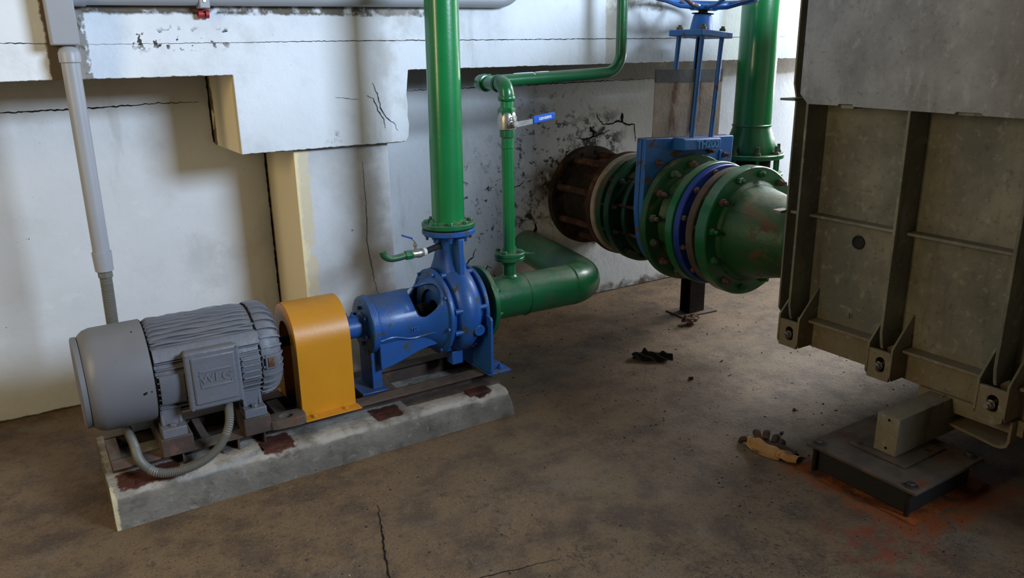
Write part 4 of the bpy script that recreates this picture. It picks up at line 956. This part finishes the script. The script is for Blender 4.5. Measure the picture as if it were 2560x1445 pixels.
B().lathe((FX-.002, 1.965, .794), (-1, 0, 0), [(0, .030), (.004, .028), (.005, .024), (.001, .020), (.001, .005)], 36).out('sight_hole', 'black', t, ang=40, label='round black hole in the tank face')
B().disc((FX, 1.972, .469), (-1, 0, 0), .003, .018, n=28, ch=.001).hexnut((FX-.003, 1.972, .469), (-1, 0, 0), .011, .007).out('plug', 'galv', t)
# curved skid bracket hanging below the third lug
pr = [(1.50, .2795), (1.505, .215), (1.49, .188)]+[(1.45-.02*k, .178-.002*k) for k in range(8)]+[(1.275, .160), (1.25, .163), (1.232, .175), (1.225, .20), (1.225, .279)]
inn_ = [(1.49, .2795), (1.495, .222), (1.482, .198)]+[(1.445-.02*k, .188-.002*k) for k in range(8)]+[(1.280, .170), (1.257, .172), (1.241, .182), (1.235, .202), (1.235, .279)]
B().prism(pr+inn_[::-1], 0, 2.90, 3.05).out('skid_bracket', 'galv', t, ang=50)
B().box(2.93, 2.945, 1.2, 1.6, .22, .28).out('skid_web', 'galv', t)

# support beam + isolator
t = thing('support_beam', 'hollow square steel beam carrying the tank, its end on the pad', 'beam', (3.2, 1.51, .127))
b = B()
x0, x1, y0, y1, z0, z1, th = 2.592, 4.2, 1.464, 1.552, .1275, .277, .005
b.box(x0, x1, y0, y0+th, z0, z1).box(x0, x1, y1-th, y1, z0, z1).box(x0, x1, y0+th, y1-th, z0, z0+th).box(x0, x1, y0+th, y1-th, z1-th, z1)
b.out('tube', 'galv', t, bevel=.001)
cp = B().box(x0-.005, x0, y0, y1, z0, z1).out('end_cap', 'galv', t, bevel=.001)
for z in (.262, .148): subout(B().cyl((x0-.0055, y0+.040, z), (x0-.003, y0+.040, z), .0055, n=16), 'hole', 'dark', cp, t)
t = thing('isolator_pad', 'dark square vibration isolator pad with dusty bolted top plate', 'support pad', (2.66, 1.50, 0))
B().box(2.432, 2.870, 1.285, 1.735, .104, .118).out('top_plate', 'pad_top', t, bevel=.003)
B().box(2.462, 2.845, 1.318, 1.705, .006, .104).out('rubber_block', 'black', t, bevel=.004)
B().box(2.55, 2.80, 1.40, 1.63, .118, .1275).out('seat_plate', 'pad_top', t, bevel=.002)
B().box(2.42, 2.90, 1.27, 1.755, 0, .006).out('floor_plate', 'orange_rust', t, label='orange rusted floor plate')
for x, y in ((2.462, 1.698), (2.462, 1.322), (2.84, 1.322), (2.84, 1.698)):
    b = B().disc((x, y, .118), (0, 0, 1), .003, .024, n=28, ch=.0008).hexnut((x, y, .121), (0, 0, 1), .016, .011)
    bo = b.out('corner_bolt', 'pad_dark', t)
    if x < 2.5: B().cyl((x-.012, y+(.004 if y > 1.5 else -.004), .006), (x-.012, y+(.004 if y > 1.5 else -.004), .104), .009, n=12).out('bolt_shank', 'dark_rust', t)
for x, y in ((2.575, 1.60), (2.735, 1.425)): B().disc((x, y, .1275), (0, 0, 1), .002, .011, n=20, ch=.0005).out('plate_bolt', 'rust', t)

# ================================================================ SMALL THINGS ON THE FLOOR
def sheet(fn, nu, nv, th, name, mt, parent=None, **k):
    b = B(); g = [[V(fn(i/nu, j/nv)) for j in range(nv+1)] for i in range(nu+1)]; vs = []
    for L in (0, 1):
        for i in range(nu+1):
            for j in range(nv+1):
                a = g[min(nu, i+1)][j]-g[max(0, i-1)][j]; c_ = g[i][min(nv, j+1)]-g[i][max(0, j-1)]; nn = a.cross(c_)
                nn = nn.normalized() if nn.length > 1e-9 else V((0, 0, 1))
                vs.append(g[i][j]+(nn*th if L else V((0, 0, 0))))
    w_ = nv+1; o_ = (nu+1)*w_; fs = []
    for i in range(nu):
        for j in range(nv):
            a = i*w_+j; fs += [(a, a+1, a+w_+1, a+w_), (a+o_, a+w_+o_, a+w_+1+o_, a+1+o_)]
    for j in range(nv): a = j; fs.append((a, a+o_, a+1+o_, a+1)); a = nu*w_+j; fs.append((a, a+1, a+1+o_, a+o_))
    for i in range(nu): a = i*w_; fs.append((a, a+w_, a+w_+o_, a+o_)); a = i*w_+nv; fs.append((a, a+o_, a+w_+o_, a+w_))
    return b.add(vs, fs).out(name, mt, parent, ang=60, **k)
# leather glove: origin near its middle; long axis from upper left (fingers) to lower right (cuff)
GO = V((2.445, 1.885, 0))
t = thing('leather_glove', 'crumpled worn tan leather work glove on floor beside isolator pad', 'glove', tuple(GO))
ga = V((.05, -1, 0)).normalized(); gb = V((1, .05, 0))   # along, across
def gp(a, c_, z): return GO+ga*a+gb*c_+V((0, 0, z))
# back of the hand: a curled long leather strip on its side
def cuff(u, v):
    a = -.125+.245*u; bend = -.028*math.sin(math.pi*u)
    ang_ = R(-20+150*v); r = .030*(1-.35*abs(2*u-1)**2)*(1+.12*math.sin(u*14))
    return gp(a, bend-.004-r*math.cos(ang_)*.55, .004+r*math.sin(ang_)*1.15*(.75+.3*math.sin(math.pi*u))+.002)
def palm(u, v):
    a = -.12+.17*u; bend = -.042*math.sin(math.pi*(.1+.75*u))
    h = .012+.036*math.sin(math.pi*min(1, u*.75+.12))
    return gp(a+.004*math.sin(9*v), bend-.024+.028*(v**1.3), .002+h*(1-abs(1-v)**2.2)*(1+.10*math.sin(13*u+3*v)))
sheet(palm, 26, 12, .0025, 'palm_flap', 'leather', t, label='pale tan leather flap')
def wrist(u, v):
    a = .040+.080*u; th_ = 2*math.pi*v
    rr = (.028-.004*u)*(1+.10*math.sin(3*th_+2)); fl = .60
    return gp(a, -.022+.018*u+rr*1.15*math.cos(th_), .003+rr*fl*(1+math.sin(th_))+.003*math.sin(8*u))
sheet(wrist, 14, 24, .002, 'wrist_cuff', 'leather', t)
def backh(u, v):
    a = -.09+.17*u; th_ = math.pi*v
    rr = .044*(1-.2*abs(2*u-1)); return gp(a, .006+.008*u+rr*math.cos(th_), .002+rr*.72*math.sin(th_)*(1+.15*math.sin(10*u+4*v)))
sheet(backh, 18, 14, .002, 'hand_back', 'leather_dark', t, label='dark dirty leather back')
for k, (a, c_, ln, dr, z0, r) in enumerate(((-.085, .018, .070, 1.15, .030, .0150), (-.060, .035, .066, .95, .034, .0150), (-.028, .046, .058, .75, .030, .0135), (-.005, .050, .045, .60, .022, .0125), (-.108, -.004, .045, 2.4, .014, .012))):
    d_ = ga*math.cos(dr+1.2)+gb*math.sin(dr+1.2)
    p0 = gp(a, c_-.02, z0-.008); p1 = p0+d_*ln*.45+V((0, 0, .014)); p2 = p0+d_*ln*.85+V((0, 0, .004)); p3 = p0+d_*ln*1.02+V((0, 0, -.012))
    p3.z = max(p3.z, r*.9)
    B().tube(bez([p0, p1, p2, p3], 6), [r*.95]*6+[r]*8+[r*.8]*4+[r*.4], 14).out('finger', 'leather_dark', t, ang=70)
# black rag
RO = V((2.72, 2.93, 0)); ra = V((.83, -.56, 0)); rb = V((.56, .83, 0))
def rag(u, v):
    a = -.105+.21*u; wd = .052*math.sin(math.pi*min(1, .08+u*.86))**.7+.006
    c_ = (v-.5)*2*wd+.010*math.sin(5*u)
    z = .004+.020*(1-abs(2*v-1)**2)*(.5+.5*math.sin(7*u+1.0)**2)+.006*math.sin(17*u+9*v)+.006
    if .72 < u < .9 and v > .6: z += .026*math.sin(math.pi*(u-.72)/.18)*(v-.6)/.4; 
    if .28 < u < .42 and v > .6: z += .026*math.sin(math.pi*(u-.28)/.14)*(v-.6)/.4
    return RO+ra*a+rb*c_+V((0, 0, max(.001, z)))
o = sheet(rag, 40, 16, .002, 'black_rag', 'cloth_black'); single(o, 'crumpled black rag lying on the open floor right of the plinth', 'rag')
# crumpled paper ball
import mathutils.noise as mn
bm = bmesh.new(); bmesh.ops.create_icosphere(bm, subdivisions=3, radius=1)
for v in bm.verts:
    n1_ = mn.noise(v.co*2.2+V((3, 1, 2))); n2_ = mn.cell(v.co*3.3)
    v.co = V((v.co.x*.052, v.co.y*.034, v.co.z*.026))*(1+.65*n1_+.30*n2_)
mz = min(v.co.z for v in bm.verts)
for v in bm.verts: v.co.z -= mz
me = bpy.data.meshes.new('crumpled_paper'); bm.to_mesh(me); bm.free(); me.materials.append(M['paper'])
o = bpy.data.objects.new('crumpled_paper', me); C.objects.link(o); o.location = (3.275, 3.215, 0)
single(o, 'small crumpled brown paper scrap on floor before the pipe support plate', 'litter')
# fragments
def flake(name, x, y, sx, sy, mt, label, rz=0, h=.006):
    b = B(); n_ = 9; r_ = random.Random(int(x*1000)); top = []; bot = []
    for k in range(n_):
        a = 2*math.pi*k/n_; q = r_.uniform(.6, 1.15); px, py = sx*q*math.cos(a), sy*q*math.sin(a)
        X_, Y_ = px*math.cos(rz)-py*math.sin(rz), px*math.sin(rz)+py*math.cos(rz)
        bot.append((x+X_, y+Y_, 0)); top.append((x+X_*.8, y+Y_*.8, h*r_.uniform(.5, 1.2)))
    b.add(bot+top, [tuple(range(n_))[::-1], tuple(range(n_, 2*n_))]+[(k, (k+1) % n_, n_+(k+1) % n_, n_+k) for k in range(n_)])
    o = b.out(name, mt); single(o, label, 'debris'); return o
flake('dirt_clod', 2.70, 2.62, .014, .012, 'leather_dark', 'small brown clod of dirt on the floor below the black rag', 0, .014)
flake('bark_chip', 3.0, 2.70, .022, .005, 'grit', 'thin dark chip on the pale floor patch right of the rag', .3, .005)
flake('bark_chip', 2.60, 1.98, .014, .008, 'grit', 'dark chip on floor between the glove and the support beam', .6, .008)
flake('bark_chip', 2.83, 2.10, .010, .008, 'leather_dark', 'brown chip on the pale floor in front of the tank', .2, .009)
# grit scattered over the floor: uncountable
def grit(name, n_, mt, reg, smin, smax, label, seed):
    r_ = random.Random(seed); b = B()
    while n_ > 0:
        x, y = r_.uniform(reg[0], reg[1]), r_.uniform(reg[2], reg[3])
        if .05 < x < 1.8 and 2.72 < y < 3.4: continue
        if 2.40 < x < 2.92 and 1.25 < y < 1.78: continue
        if 3.3 < x < 3.65 and 3.28 < y < 3.5: continue
        s = smin+(smax-smin)*r_.random()**5; a0 = r_.uniform(0, 6.28); e = r_.uniform(.35, 1)
        vs = []
        for k in range(5):
            a = a0+2*math.pi*k/5; q = r_.uniform(.6, 1.2); vs.append((x+s*q*math.cos(a), y+s*e*q*math.sin(a), 0.0002))
        vs.append((x, y, s*.7*r_.uniform(.4, 1)))
        b.add(vs, [(k, (k+1) % 5, 5) for k in range(5)]+[(4, 3, 2, 1, 0)]); n_ -= 1
    o = b.out(name, mt); single(o, label, 'debris'); o['kind'] = 'stuff'; return o
grit('floor_grit', 2600, 'grit', (1.9, 4.2, 1.6, 4.0), .0010, .009, 'dark grit and flakes strewn over the floor round the tank and pipes', 5)
grit('fine_grit', 1800, 'grit', (-.4, 2.6, .9, 2.8), .0008, .006, 'fine dark grit strewn over the near floor in front of the plinth', 6)
grit('pale_grit', 170, 'grit_light', (.2, 3.2, .8, 2.9), .001, .005, 'pale stone crumbs scattered over the near brown floor', 8)
